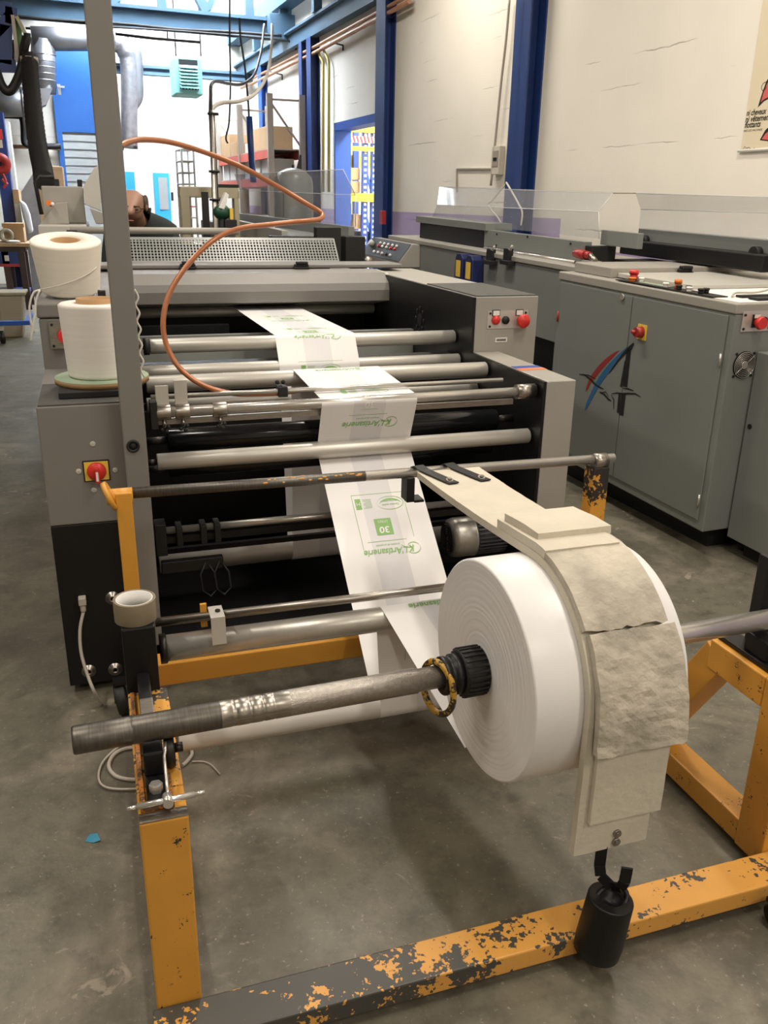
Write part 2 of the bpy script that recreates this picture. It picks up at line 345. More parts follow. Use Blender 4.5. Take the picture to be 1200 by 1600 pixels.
def wall_mat(two_tone=True):
    m = mat('painted_block_wall', 'ece6da', 0.7, 0, 0.035, 1.5); nt = m.node_tree; N = nt.nodes; L = nt.links; b = N['Principled BSDF']
    g = N.new('ShaderNodeNewGeometry'); d = N.new('ShaderNodeVectorMath'); d.operation = 'DOT_PRODUCT'; d.inputs[1].default_value = MV; L.new(g.outputs['Position'], d.inputs[0])
    sp = N.new('ShaderNodeSeparateXYZ'); L.new(g.outputs['Position'], sp.inputs[0]); cb = N.new('ShaderNodeCombineXYZ'); L.new(d.outputs['Value'], cb.inputs[0]); L.new(sp.outputs[2], cb.inputs[1])
    # wobble of the courses
    nw = N.new('ShaderNodeTexNoise'); nw.inputs['Scale'].default_value = 9; nw.inputs['Detail'].default_value = 4; L.new(cb.outputs[0], nw.inputs['Vector'])
    sc = N.new('ShaderNodeVectorMath'); sc.operation = 'SCALE'; sc.inputs[3].default_value = 0.035; L.new(nw.outputs['Color'], sc.inputs[0])
    ad = N.new('ShaderNodeVectorMath'); ad.operation = 'ADD'; L.new(cb.outputs[0], ad.inputs[0]); L.new(sc.outputs[0], ad.inputs[1])
    br = N.new('ShaderNodeTexBrick'); br.inputs['Scale'].default_value = 1; br.inputs['Mortar Size'].default_value = 0.006; br.inputs['Mortar Smooth'].default_value = 0.8
    br.inputs['Brick Width'].default_value = 40.0; br.inputs['Row Height'].default_value = 0.205; L.new(ad.outputs[0], br.inputs['Vector'])
    # only here and there do the joints still show
    mk = N.new('ShaderNodeTexNoise'); mk.inputs['Scale'].default_value = 1.1; mk.inputs['Detail'].default_value = 3
    st = N.new('ShaderNodeVectorMath'); st.operation = 'MULTIPLY'; st.inputs[1].default_value = (1.1, 4.2, 1); L.new(cb.outputs[0], st.inputs[0]); L.new(st.outputs[0], mk.inputs['Vector'])
    mr = N.new('ShaderNodeMapRange'); mr.inputs[1].default_value = 0.56; mr.inputs[2].default_value = 0.68; L.new(mk.outputs['Fac'], mr.inputs[0])
    mu = N.new('ShaderNodeMath'); mu.operation = 'MULTIPLY'; L.new(br.outputs['Fac'], mu.inputs[0]); L.new(mr.outputs[0], mu.inputs[1])
    old = b.inputs['Base Color'].links[0].from_socket
    col = old
    if two_tone:
        nr = N.new('ShaderNodeMath'); nr.operation = 'LESS_THAN'; nr.inputs[1].default_value = 6.6; L.new(d.outputs['Value'], nr.inputs[0])   # the band steps down past the column
        hh = N.new('ShaderNodeMath'); hh.operation = 'MULTIPLY_ADD'; hh.inputs[1].default_value = -0.23; hh.inputs[2].default_value = 1.5; L.new(nr.outputs[0], hh.inputs[0])
        gt = N.new('ShaderNodeMath'); gt.operation = 'LESS_THAN'; L.new(sp.outputs[2], gt.inputs[0]); L.new(hh.outputs[0], gt.inputs[1])
        x1 = N.new('ShaderNodeMix'); x1.data_type = 'RGBA'; L.new(gt.outputs[0], x1.inputs[0]); L.new(old, x1.inputs[6]); x1.inputs[7].default_value = (*lin('b3a2c6'), 1); col = x1.outputs[2]
    x2 = N.new('ShaderNodeMix'); x2.data_type = 'RGBA'; ms = N.new('ShaderNodeMath'); ms.operation = 'MULTIPLY'; ms.inputs[1].default_value = 0.62; L.new(mu.outputs[0], ms.inputs[0])
    L.new(ms.outputs[0], x2.inputs[0]); L.new(col, x2.inputs[6]); x2.inputs[7].default_value = (*lin('7d766a'), 1); L.new(x2.outputs[2], b.inputs['Base Color'])
    bp = N.new('ShaderNodeBump'); bp.inputs['Strength'].default_value = 0.25; bp.inputs['Distance'].default_value = 0.012; bp.invert = True
    nb = N.new('ShaderNodeTexNoise'); nb.inputs['Scale'].default_value = 25; nb.inputs['Detail'].default_value = 5; L.new(cb.outputs[0], nb.inputs['Vector'])
    a2 = N.new('ShaderNodeMath'); a2.operation = 'MULTIPLY_ADD'; L.new(nb.outputs['Fac'], a2.inputs[0]); a2.inputs[1].default_value = 0.25; L.new(mu.outputs[0], a2.inputs[2])
    L.new(a2.outputs[0], bp.inputs['Height']); L.new(bp.outputs[0], b.inputs['Normal'])
    return m
M['floor'] = floor_mat(); M['wall'] = wall_mat(True); M['wall_white'] = wall_mat(False); M['ceiling'] = mat('pale_ceiling', 'cfccc6', 0.8, 0, 0.03, 2)
GV = 13.2                                                        # the rooflight begins here
UW, VB, VF, UL, HW = 4.2, -4.5, 18.5, -9.0, 4.75
D0, D1, DZ = 10.75, 12.72, 2.66                                   # doorway in the right wall
def ws(T=W): return MB(T)
ws().box(UL-0.2, 10.2, VB-0.2, VF+0.2, -0.2, 0.0).build('floor', M['floor'], kind='structure', label='worn grey concrete workshop floor', cat='floor')
b = ws()
b.box(UW, UW+0.2, VB, D0, 0, HW); b.box(UW, UW+0.2, D1, VF, 0, HW); b.box(UW, UW+0.2, D0, D1, DZ, HW)
b.build('wall_right', M['wall'], kind='structure', label='white painted block wall with lilac lower band', cat='wall')
ws().box(UL, UW+0.2, VF, VF+0.2, 0, 6.4).build('wall_far', M['wall_white'], kind='structure', label='white far end wall of the hall', cat='wall')
ws().box(UL-0.2, UL, VB, VF, 0, HW).build('wall_left', M['wall_white'], kind='structure', label='white left hall wall', cat='wall')
ws().box(UL, UW+0.2, VB-0.2, VB, 0, HW).build('wall_back', M['wall_white'], kind='structure', label='white wall behind the camera', cat='wall')
b = ws(); b.box(UL, UW+0.2, VB, GV, HW, HW+0.15); b.box(UL, 0.7, GV, VF, HW, HW+0.15)
b.build('ceiling', M['ceiling'], kind='structure', label='pale closed roof over the hall', cat='ceiling')
b = ws(); b.box(0.7, UW+0.2, GV, VF, HW+1.2, HW+1.22)
b.build('window_1', M['glazing'], kind='structure', label='glazed rooflight over the far half of the hall', cat='rooflight')
b = ws()
for v in (13.2, 14.6, 16.0, 17.4): b.box(0.7, UW+0.2, v-0.03, v+0.03, HW+1.08, HW+1.2)
for u in (0.73, 1.9, 3.05, 4.2): b.box(u-0.03, u+0.03, GV, VF, HW+1.02, HW+1.08)
b.build('trim_1', M['blue_grey'], kind='structure', label='blue grey glazing bars under the rooflight', cat='roof bars')
b = ws(); b.box(0.62, 0.7, GV, VF, HW, HW+1.22); b.box(UW+0.2, UW+0.28, GV, VF, HW, HW+1.22); b.box(0.7, UW+0.2, GV-0.1, GV, HW, HW+1.22)
b.build('trim_2', M['ceiling'], kind='structure', label='upstand round the rooflight', cat='roof upstand')
# store room beyond the doorway
b = ws(); b.box(9.0, 9.2, 8.0, 16.5, 0, HW); b.box(UW+0.2, 9.0, 16.3, 16.5, 0, HW)
b.box(UW+0.2, 9.2, 7.9, 8.0, 0, HW); b.box(UW+0.2, 6.0, 8.0, 16.5, HW, HW+0.1); b.box(7.4, 9.2, 8.0, 16.5, HW, HW+0.1)  # unseen slotted roof added so less sky light reaches the racks
b.build('wall_store', M['wall_white'], kind='structure', label='white store room wall beyond the doorway, with roof panels added to cut sky light', cat='wall')
# roof truss across the hall
def truss(name, v, z0, z1, lab, n=7, u0=-5.2, dz=0.34):
    b = ws(); L = UW-u0
    b.box(u0, UW, v-0.09, v+0.09, z0, z0+0.05); b.box(u0, UW, v-0.09, v+0.09, z0+dz-0.05, z0+dz); b.box(u0, UW, v-0.015, v+0.015, z0, z0+dz)
    if n: b.box(u0, UW, v-0.09, v+0.09, z1, z1+0.12)
    for i in range(n):
        ua, ub = u0+L*i/n, u0+L*(i+1)/n; um = (ua+ub)/2
        b.bar((ua, v, z0+dz), (um, v, z1), 0.1, 0.1, (0, 1, 0)); b.bar((um, v, z1), (ub, v, z0+dz), 0.14, 0.14, (0, 1, 0)); b.bar((um+0.0, v, z0+dz), (um, v, z1), 0.13, 0.13, (0, 1, 0))
    return b.build(name, M['blue_grey'], kind='structure', label=lab, cat='roof truss')
truss('trim_3', 15.0, 4.02, 5.55, 'blue grey lattice roof truss crossing the hall', dz=0.3)
truss('trim_4', 17.8, 3.72, 5.55, 'second roof truss near the far wall', n=0, u0=1.5, dz=0.16)
# wall plates / crane rails along the right wall
b = ws(); b.box(UW-0.13, UW, 2.0, VF, 3.86, 4.06); b.box(UW-0.2, UW, 2.0, VF, 4.05, 4.08)
b.build('trim_5', M['blue_grey'], kind='structure', label='blue grey steel rail running along the right wall', cat='rail')
b = ws(); b.box(UW-0.3, UW-0.05, 8.0, VF, 4.42, 4.68)
b.build('trim_6', M['blue_grey'], kind='structure', label='upper blue grey eaves beam above the wall rail', cat='eaves beam')
b = ws()
for v in (9.5, 11.2, 13.0, 14.8, 16.6): b.box(UW-0.24, UW-0.12, v-0.06, v+0.06, 4.08, 4.42)
b.build('trim_7', M['blue_grey'], kind='structure', label='short posts between wall rail and eaves beam', cat='posts')
# blue steel columns on the right wall
def column(n, v, w, d, lab, m='blue_dark'):
    b = ws(); b.box(UW-d, UW-d+0.015, v-w/2, v+w/2, 0, 3.86); b.box(UW-0.016, UW-0.001, v-w/2, v+w/2, 0, 3.86); b.box(UW-d, UW, v-0.008, v+0.008, 0, 3.86)
    b.build('trim_%d' % n, M[m], kind='structure', label=lab, cat='column')
vc = atw(803, 290, u=UW-0.14)[1]
column(8, vc, 0.26, 0.16, 'dark blue steel column rising behind the machine guards')
column(9, atw(597, 200, u=UW-0.1)[1], 0.3, 0.14, 'dark blue steel column beside the open doorway')
for k, (px, w) in enumerate(((487, 0.22), (474, 0.16))):
    column(10+k, atw(px, 200, u=UW-0.1)[1], w, 0.14, ['right one of the twin dark blue columns beyond the yellow pipes', 'left one of the twin dark blue columns beyond the yellow pipes'][k])
column(12, atw(408, 170, u=UW-0.1)[1], 0.25, 0.12, 'blue column behind the pallet rack', 'blue')
column(13, atw(357, 200, u=UW-0.1)[1], 0.25, 0.12, 'thin far blue column close to the far wall', 'blue')
# doorway lining
b = ws(); b.box(UW-0.02, UW+0.22, D1-0.06, D1, 0, DZ); b.box(UW-0.02, UW+0.22, D0, D1, DZ-0.1, DZ+0.0); b.box(UW-0.02, UW+0.22, D0, D0+0.06, 0, DZ)
b.build('door_1', M['blue'], kind='structure', label='blue steel lining of the open doorway', cat='doorway')
# ================================================================== UNWIND STAND
st = empty('unwind_stand', (0.75, 1.85, 0), 'orange yellow steel unwind stand on castors with chipped paint, carrying the film roll', 'stand')
YF = 1.335
# frame members (left x0..x1, right x0..x1)
for k, (x0, x1) in enumerate(((-0.011, 0.078), (1.475, 1.565))):
    MB().box(x0, x1, YF, YF+0.095, 0.025, 0.525).build('post', M['yellow'], st, bevel=0.004)
    MB().box(x0, x1, YF+0.097, (1.80 if k == 0 else 1.635), 0.44, 0.525).build('upper_beam', M['yellow_worn' if k == 0 else 'yellow'], st, bevel=0.004)
    MB().box(x0+0.005, x1-0.005, YF+0.096, 2.48, 0.025, 0.095).build('lower_beam', M['yellow'], st, bevel=0.004)
    ya, yb = (1.80, 1.99) if k == 0 else (1.62, 1.86)
    MB().bar((0.5*(x0+x1), ya, 0.485), (0.5*(x0+x1), yb, 0.095), 0.075, 0.085, (0, 1, 0)).build('brace', M['yellow_dull'], st, bevel=0.004)
MB().box(-0.02, 1.60, YF-0.097, YF-0.001, 0.025, 0.075).build('front_beam', M['yellow_beam'], st, label='front cross beam with paint worn off to dark steel', bevel=0.004)
MB().box(0.06, 1.50, 2.385, 2.485, 0.18, 0.256).build('cross_beam', M['yellow_dull'], st, bevel=0.004)
MB().box(0.004, 0.047, 2.30, 2.35, 0.095, 0.845).build('upright', M['yellow_dull'], st, bevel=0.003)
MB().box(1.495, 1.552, 2.30, 2.36, 0.095, 0.80).build('upright', M['yellow_top'], st, bevel=0.003)
MB().cyl((1.50, 2.325, 0.815), (1.548, 2.325, 0.815), 0.026).build('rod_clamp', M['steel'], st)
MB().cyl((-0.004, 2.325, 0.835), (-0.016, 2.325, 0.830), 0.042, n=28).build('rod_disc', M['yellow_dull'], st)
MB().cyl((-0.02, 2.325, 0.83), (0.05, 2.325, 0.83), 0.022).build('rod_collar', M['yellow_dull'], st)
br_ = MB().cyl((0.045, 2.325, 0.836), (0.72, 2.325, 0.8298), 0.0155, n=20, m=0).cyl((0.72, 2.325, 0.8298), (1.578, 2.325, 0.822), 0.0155, n=20, m=1); br_.build('brake_rod', [M['steel_dark'], M['chrome']], st)
p = MB()
for i in range(18):
    x = 0.42 + 0.017*i + random.uniform(-.01, .01); a = random.uniform(0.2, 1.7)
    p.ball((x, 2.325-0.0152*math.cos(a), 0.8345-0.009*(x-0.05)+0.0152*math.sin(a)), (random.uniform(.004, .012), .003, .003), n=7, k=5)
p.build('paint_spots', M['yellow_dull'], st)
# castors
def castor(x, y, r, w=0.03):
    c = MB().lathe([(0.006, -w/2), (r-.004, -w/2), (r, -w/2+.004), (r, w/2-.004), (r-.004, w/2), (0.006, w/2)], (x, y, r), (1, 0, 0.15), 24).build('castor_wheel', M['rubber'], st)
    MB().box(x-w/2-.006, x-w/2-.001, y-.012, y+.012, r-.01, r*2+.008).box(x+w/2+.001, x+w/2+.006, y-.012, y+.012, r-.01, r*2+.008).box(x-w/2-.006, x+w/2+.006, y-.02, y+.02, r*2+.004, r*2+.016).build('castor_fork', M['dark_metal'], c)
castor(1.40, 1.19, 0.03); castor(-0.035, 2.56, 0.055, 0.035)
# left bearing: slotted tray with sliding black block and cam roller
t = MB()
t.box(-0.006, 0.004, 1.375, 1.78, 0.525, 0.537).box(0.046, 0.056, 1.375, 1.56, 0.525, 0.537).box(-0.006, 0.056, 1.365, 1.376, 0.525, 0.537)
t.build('slot_rim', M['orange_edge'], st, bevel=0.002)
MB().box(0.008, 0.044, 1.378, 1.60, 0.5255, 0.540).build('slide_bar', M['black'], st, bevel=0.002)
MB().box(0.008, 0.046, 1.452, 1.515, 0.540, 0.592).build('bearing_block', M['black'], st, bevel=0.004)
MB().box(0.012, 0.040, 1.60, 1.80, 0.5255, 0.575).build('stop_bar', M['black'], st, bevel=0.003)
MB().box(0.012, 0.040, 1.60, 1.66, 0.5756, 0.59).build('stop_cap', M['steel'], st, bevel=0.002)
r = MB().lathe([(0.004, 0), (0.036, 0), (0.038, 0.003), (0.038, 0.016), (0.036, 0.019), (0.004, 0.019)], (0.050, 1.50, 0.563), (1, 0, 0), 28).build('cam_roller', M['dark_metal'], st)
MB().cyl((0.069, 1.50, 0.563), (0.086, 1.50, 0.563), 0.010, n=16).build('roller_pin', M['dark_metal'], r)
MB().cyl((0.026, 1.405, 0.540), (0.026, 1.405, 0.556), 0.013, n=6).cyl((0.026, 1.405, 0.556), (0.026, 1.405, 0.5565), 0.009, n=20).build('bolt', M['chrome'], st, bevel=0.001)
l = MB().cyl((-0.012, 1.362, 0.545), (0.094, 1.362, 0.549), 0.0058, n=14).cyl((-0.03, 1.362, 0.544), (-0.012, 1.362, 0.545), 0.004, n=10).cyl((0.094, 1.362, 0.549), (0.112, 1.362, 0.550), 0.004, n=10).build('clamp_bar', M['chrome'], st)
MB().cyl((0.044, 1.348, 0.548), (0.044, 1.374, 0.548), 0.0095, n=16).build('clamp_knob', M['chrome'], l)
MB().tube([(0.052, 1.47, 0.60), (0.050, 1.455, 0.592), (0.047, 1.45, 0.582), (0.046, 1.40, 0.562), (0.045, 1.365, 0.552)], 0.0032, 8).build('hook_wire', M['chrome'], l)
# worn grey edge band of the post head
MB().box(-0.0105, 0.0775, 1.3355, 1.362, 0.5255, 0.5275).build('scuffed_edge', M['steel'], st)
# black bracket box carrying the tape roll and the rods
MB().box(-0.012, 0.062, 1.795, 1.895, 0.44, 0.690).build('bracket_box', M['black'], st, bevel=0.004)
MB().box(0.050, 0.060, 1.80, 2.15, 0.42, 0.575).build('bracket_plate', M['dark_metal'], st, bevel=0.002)
# right bearing
MB().box(1.492, 1.550, 1.40, 1.63, 0.5255, 0.540).build('slide_bar', M['black'], st, bevel=0.002)
MB().box(1.500, 1.545, 1.465, 1.545, 0.540, 0.592).build('bearing_block', M['black'], st, bevel=0.004)
MB().box(1.545, 1.585, 1.555, 1.595, 0.5265, 0.78).build('stop_bar', M['black'], st, bevel=0.004)
# guide rod, idler rollers between the side plates
MB().cyl((0.074, 2.115, 0.538), (1.475, 2.115, 0.530), 0.0125, n=20).build('guide_rod', M['steel'], st)
MB().lathe([(0.001, 0), (0.036, 0), (0.036, 1.36), (0.001, 1.36)], (0.098, 2.10, 0.465), (1, 0, 0), 32).build('idler_roller', M['alu_worn'], st, label='worn bare aluminium idler roller')
MB().lathe([(0.001, 0), (0.041, 0), (0.041, 0.016), (0.037, 0.018)], (0.08, 2.10, 0.465), (1, 0, 0), 32).build('roller_cap', M['dark_metal'], st)
MB().cyl((0.06, 2.10, 0.465), (0.08, 2.10, 0.465), 0.012).build('roller_axle', M['black'], st)
MB().lathe([(0.001, 0), (0.031, 0), (0.031, 1.34), (0.001, 1.34)], (0.112, 2.105, 0.165), (1, 0, 0), 32).build('idler_roller', M['white_tube'], st, label='white lower idler roller')
c = MB().box(0.215, 0.253, 2.068, 2.135, 0.5505, 0.5555)
c.prism([(0.215, 2.068, 0.5555), (0.215, 2.064, 0.5555), (0.215, 2.056, 0.478), (0.215, 2.060, 0.478)], (0.038, 0, 0))
c.build('edge_guide', M['alu'], st, bevel=0.001)
MB().cyl((0.238, 2.10, 0.556), (0.238, 2.10, 0.560), 0.007, n=12).build('guide_screw', M['dark_metal'], st)
MB().box(0.195, 0.212, 2.126, 2.136, 0.50, 0.568).build('guide_tab', M['yellow_dull'], st)
# ================================================================== TAPE ROLL
tr = empty('tape_roll', (0.023, 1.845, 0.6905), 'roll of brown packing tape with white core standing on the black bracket box', 'tape')
MB().lathe([(0.0415, 0), (0.0475, 0), (0.0475, 0.052), (0.0415, 0.052)], (0.023, 1.845, 0.6905), (0, 0, 1), 48, closed=True).build('tape', M['tape'], tr, bevel=0.001)
MB().lathe([(0.0385, 0.001), (0.0413, 0.001), (0.0413, 0.0515), (0.0385, 0.0515)], (0.023, 1.845, 0.6905), (0, 0, 1), 48, closed=True).build('core', M['tape_core'], tr)
# ================================================================== SHAFT
A0, A1 = V((-0.117, 1.482, 0.63)), V((1.575, 1.522, 0.63))
AX = (A1-A0).normalized()
def on(x): return A0 + (A1-A0)*((x-A0.x)/(A1.x-A0.x))
sh = empty('unwind_shaft', on(0.7), 'long bare steel shaft through the film roll, resting on the stand bearings', 'shaft')
s1 = MB()
s1.lathe([(0.001, 0), (0.0255, 0), (0.0275, 0.004), (0.0275, 0.105), (0.0272, 0.1055), (0.0272, 0.112), (0.0275, 0.1125), (0.0275, 0.28)], A0, AX, 40, 1)
s1.lathe([(0.0275, 0.28), (0.0275, 0.30), (0.0270, 0.3005), (0.0270, 0.312), (0.0275, 0.3125), (0.0275, 0.335), (0.0271, 0.3355), (0.0271, 0.342), (0.0275, 0.3425), (0.0275, 0.362), (0.0268, 0.363), (0.0268, 0.367), (0.0275, 0.368), (0.0275, 0.385), (0.0270, 0.386), (0.0270, 0.39), (0.0275, 0.391), (0.0275, 0.42)], A0, AX, 40, 3)
s1.lathe([(0.0275, 0.42), (0.0275, 0.70), (0.025, 0.702), (0.025, 1.18)], A0, AX, 40, 0)
s1.lathe([(0.025, 1.18), (0.025, 1.69), (0.001, 1.69)], A0, AX, 40, 2)
s1.build('bar', [M['steel_knurl'], M['steel_dark'], M['chrome'], M['steel']], sh)

XL_, XR_ = 0.74, 1.10
MB().lathe([(0.026, 0), (0.041, 0), (0.043, 0.003), (0.043, 0.012), (0.040, 0.014), (0.040, 0.024), (0.045, 0.026), (0.045, 0.042), (0.026, 0.042)], on(XL_-0.098), AX, 40, closed=True).build('collar', M['black'], sh)
a_, b_ = frame_from(AX)
ch = MB().lathe([(0.026, 0), (0.050, 0), (0.053, 0.004), (0.054, 0.03), (0.051, 0.055), (0.026, 0.056)], on(XL_-0.0555), AX, 40, closed=True).build('clamp_cone', M['rubber'], sh, label='black ribbed rubber core clamp')
rb = MB()
for i in range(26):
    t = 2*math.pi*i/26; d = a_*math.cos(t)+b_*math.sin(t)
    rb.bar(on(XL_-0.052)+d*0.053, on(XL_-0.003)+d*0.053, 0.005, 0.006, d)
rb.build('ribs', M['rubber'], ch)
MB().lathe([(0.026, 0), (0.046, 0), (0.046, 0.018), (0.026, 0.018)], on(XR_+0.001), AX, 36, closed=True).build('collar', M['orange_edge'], sh)
# steel ring hanging on the shaft
rg = MB(); rc = on(0.637) + V((0, 0, -0.028))
rd = AX*0.42 + V((0, -0.25, 0)); rn = (AX + V((0, 0.35, 0))).normalized(); e1 = V((0, 0, 1)); e1 = (e1-rn*e1.dot(rn)).normalized(); e2 = rn.cross(e1)
rg.tube([rc + e1*(0.062*math.cos(t)) + e2*(0.05*math.sin(t)) for t in [2*math.pi*i/40 for i in range(40)]], 0.0075, 12, closed=True)
rg.build('lifting_ring', chipped('ring_paint', 'b58a2e', '2b2825', 0.0, 22, 0.35), label='black and yellow steel ring hanging on the shaft beside the rubber clamp', cat='ring')
# ================================================================== FILM ROLL
fr = empty('film_roll', on((XL_+XR_)/2), 'large thick roll of white plastic film on the shaft under the cream brake belt', 'film roll')
RR = 0.247; LEN = (XR_-XL_)
prof = [(0.046, 0), (0.046, -0.0)]
pf = []
k = 64
for i in range(k+1):                                             # slightly stepped winding edges
    r_ = 0.047 + (RR-0.004-0.047)*i/k; pf.append((r_, 0.0003*math.sin(i*1.9)*math.sin(i*0.37) + 0.00035*random.uniform(-1, 1)))
pf += [(RR, 0.004), (RR, LEN-0.004), (RR-0.004, LEN), (0.047, LEN)]
wood = M['roll_side']
MB().lathe(pf, on(XL_), AX, 128, closed=True).build('wound_film', M['film'], fr)
MB().lathe([(0.0275, -0.004), (0.0468, -0.004), (0.0468, LEN+0.0005), (0.0275, LEN+0.0005)], on(XL_), AX, 40, closed=True).build('core', M['core'], fr)
# ================================================================== FILM WEB
CIR = [(1.505, .63, .2475, 1), (2.1, .465, .0365, -1), (2.105, .165, .0315, 1), (2.804, .779, .0295, 1), (2.783, .95, .0185, -1), (3.214, .957, .0325, -1), (3.33, .2, .05, 1), (3.5, .948, .0295, -1), (3.566, 1.04, .0315, -1), (4.76, 1.03, .03, -1), (5.1, 0.98, .03, -1)]
def tangent(c1, c2):
    (x1, y1, r1, d1), (x2, y2, r2, d2) = c1, c2
    L = math.hypot(x2-x1, y2-y1); th = math.atan2(y2-y1, x2-x1) + math.asin((d1*r1-d2*r2)/L); nx, ny = -math.sin(th), math.cos(th)
    return (x1-nx*d1*r1, y1-ny*d1*r1), (x2-nx*d2*r2, y2-ny*d2*r2)
ends = [tangent(CIR[i], CIR[i+1]) for i in range(len(CIR)-1)]
wp = [ends[0][0]]
for i, (p, q) in enumerate(ends):
    L = math.hypot(q[0]-p[0], q[1]-p[1]); n = max(1, int(L/0.03))
    wp += [(p[0]+(q[0]-p[0])*k/n, p[1]+(q[1]-p[1])*k/n) for k in range(1, n+1)]
    if i+1 < len(ends):
        cy, cz, r, d = CIR[i+1]; a0 = math.atan2(q[1]-cz, q[0]-cy); e = ends[i+1][0]; a1 = math.atan2(e[1]-cz, e[0]-cy); da = a1-a0
        while d > 0 and da < -1e-6: da += 2*math.pi
        while d < 0 and da > 1e-6: da -= 2*math.pi
        if abs(da) > math.pi*1.5: da = 0
        n = max(1, int(abs(da)/0.2)); wp += [(cy+r*math.cos(a0+da*k/n), cz+r*math.sin(a0+da*k/n)) for k in range(1, n+1)]
ws_ = [0]
for a, b in zip(wp, wp[1:]): ws_.append(ws_[-1]+math.hypot(b[0]-a[0], b[1]-a[1]))
def xshift(s): return 0.037*max(0, 1-s/0.6)
def web(x, s, off=0.0):
    i = 0
    while i < len(ws_)-2 and ws_[i+1] < s: i += 1
    t = (s-ws_[i])/max(1e-9, ws_[i+1]-ws_[i]); y = wp[i][0]+(wp[i+1][0]-wp[i][0])*t; z = wp[i][1]+(wp[i+1][1]-wp[i][1])*t
    ty, tz = wp[i+1][0]-wp[i][0], wp[i+1][1]-wp[i][1]; l = math.hypot(ty, tz) or 1; ny, nz = -tz/l, ty/l
    return V((x+xshift(s), y+ny*off, z+nz*off))
WX0, WX1 = 0.70, 1.046
fw_ = MB(); nx_ = 12; vs = []; fs = []
for i, s in enumerate(ws_):
    for j in range(nx_+1):
        x = WX0+(WX1-WX0)*j/nx_; vs.append(web(x, s))
for i in range(len(ws_)-1):
    for j in range(nx_): fs.append((i*(nx_+1)+j, i*(nx_+1)+j+1, (i+1)*(nx_+1)+j+1, (i+1)*(nx_+1)+j))
fw_.add(vs, [f for k, f in enumerate(fs) if not 4 <= k % nx_ <= 7], 0, True)
fw_.add(vs, [f for k, f in enumerate(fs) if 4 <= k % nx_ <= 7], 2, True)
def ink(vs2, fs2, xc, s0, k=1.0, off=0.0009, m=1):
    fw_.add([web(xc-x*k, s0-y*k, off) for x, y in vs2], fs2, m)
def rect(x0, y0, x1, y1): return [(x0, y0), (x1, y0), (x1, y1), (x0, y1)], [(0, 1, 2, 3)]
def printed(s0, off):
    """one bag print; s0 is the line of the name, print runs upside down towards the unwinder"""
    xc = 0.872
    def T(txt, size, cx, y, w, m=1, sh=0.25, bold=0.0, o=0.0009):
        vs2, fs2 = text_faces(txt, size, sh, bold); ww = max(p[0] for p in vs2); k = w/ww
        ink([(x*k-w/2+cx, yy+y) for x, yy in vs2], fs2, xc, s0, 1.0, off*(o/0.0009), m)
    T("L'Artisanerie", 0.034, 0.012, 0.0, 0.158, bold=0.0006)
    # leaf-like monogram: two arcs and a K shape
    def arc(cx, cy, rx, ry, a0, a1, w0, n=14):
        vs2 = []; fs2 = []
        for i in range(n+1):
            t = a0+(a1-a0)*i/n; w = w0*math.sin(math.pi*(i+0.5)/(n+1)); vs2 += [(cx+(rx-w)*math.cos(t), cy+(ry-w)*math.sin(t)), (cx+(rx+w)*math.cos(t), cy+(ry+w)*math.sin(t))]
        for i in range(n): fs2.append((2*i, 2*i+1, 2*i+3, 2*i+2))
        ink(vs2, fs2, xc, s0, 1, off)
    arc(-0.086, 0.006, 0.026, 0.022, 0.6, 3.4, 0.0016); arc(-0.088, 0.004, 0.022, 0.018, 3.3, 6.0, 0.0016); arc(-0.075, -0.016, 0.03, 0.02, 0.3, 2.2, 0.002)
    T('K', 0.036, -0.079, -0.004, 0.022, bold=0.001)
    T('Artisans de propret\u00e9', 0.011, 0.0, -0.017, 0.085)
    ink(*rect(-0.07, -0.030, 0.07, -0.0285), xc, s0, 1, off)
    # outline of the print
    for (a, b_, c, d) in ((0.088, -0.215, 0.0893, -0.002), (-0.1, -0.215, -0.0987, -0.035), (-0.1, -0.2163, 0.0893, -0.215)): ink(*rect(a, b_, c, d), xc, s0, 1, off)
    ink(*rect(-0.031, -0.116, 0.029, -0.052), xc, s0, 1, off)
    T('30', 0.034, -0.001, -0.083, 0.038, m=0, sh=0.1, bold=0.0008, o=0.0016); T('LITRES', 0.013, -0.001, -0.108, 0.036, m=0, sh=0, o=0.0016)
    arc(-0.045, -0.175, 0.048, 0.026, 0.0, 6.2832, 0.0012, 30); arc(-0.045, -0.168, 0.04, 0.022, 3.4, 6.0, 0.0035)
    T('Garantie qualit\u00e9', 0.012, -0.045, -0.172, 0.062, sh=0); T('film recyclable', 0.009, -0.045, -0.185, 0.05, sh=0)
    for j in range(7): ink(*rect(0.022, -0.163-0.0055*j, 0.052 - 0.006*(j % 3 == 1), -0.1615-0.0055*j), xc, s0, 1, off)
    ink(*rect(0.060, -0.200, 0.080, -0.158), xc, s0, 1, off); T('M', 0.018, 0.070, -0.186, 0.014, m=0, sh=0, o=0.0016)
for s0 in (0.555, 1.53, 2.052, 2.57, 4.12, 4.462, 4.94): printed(s0, 0.0009)
fw_.build('film_web', [M['film'], M['ink'], M['film_fold']], label='white film web printed in green, threaded over rollers from roll into machine', cat='plastic film', fix=False)
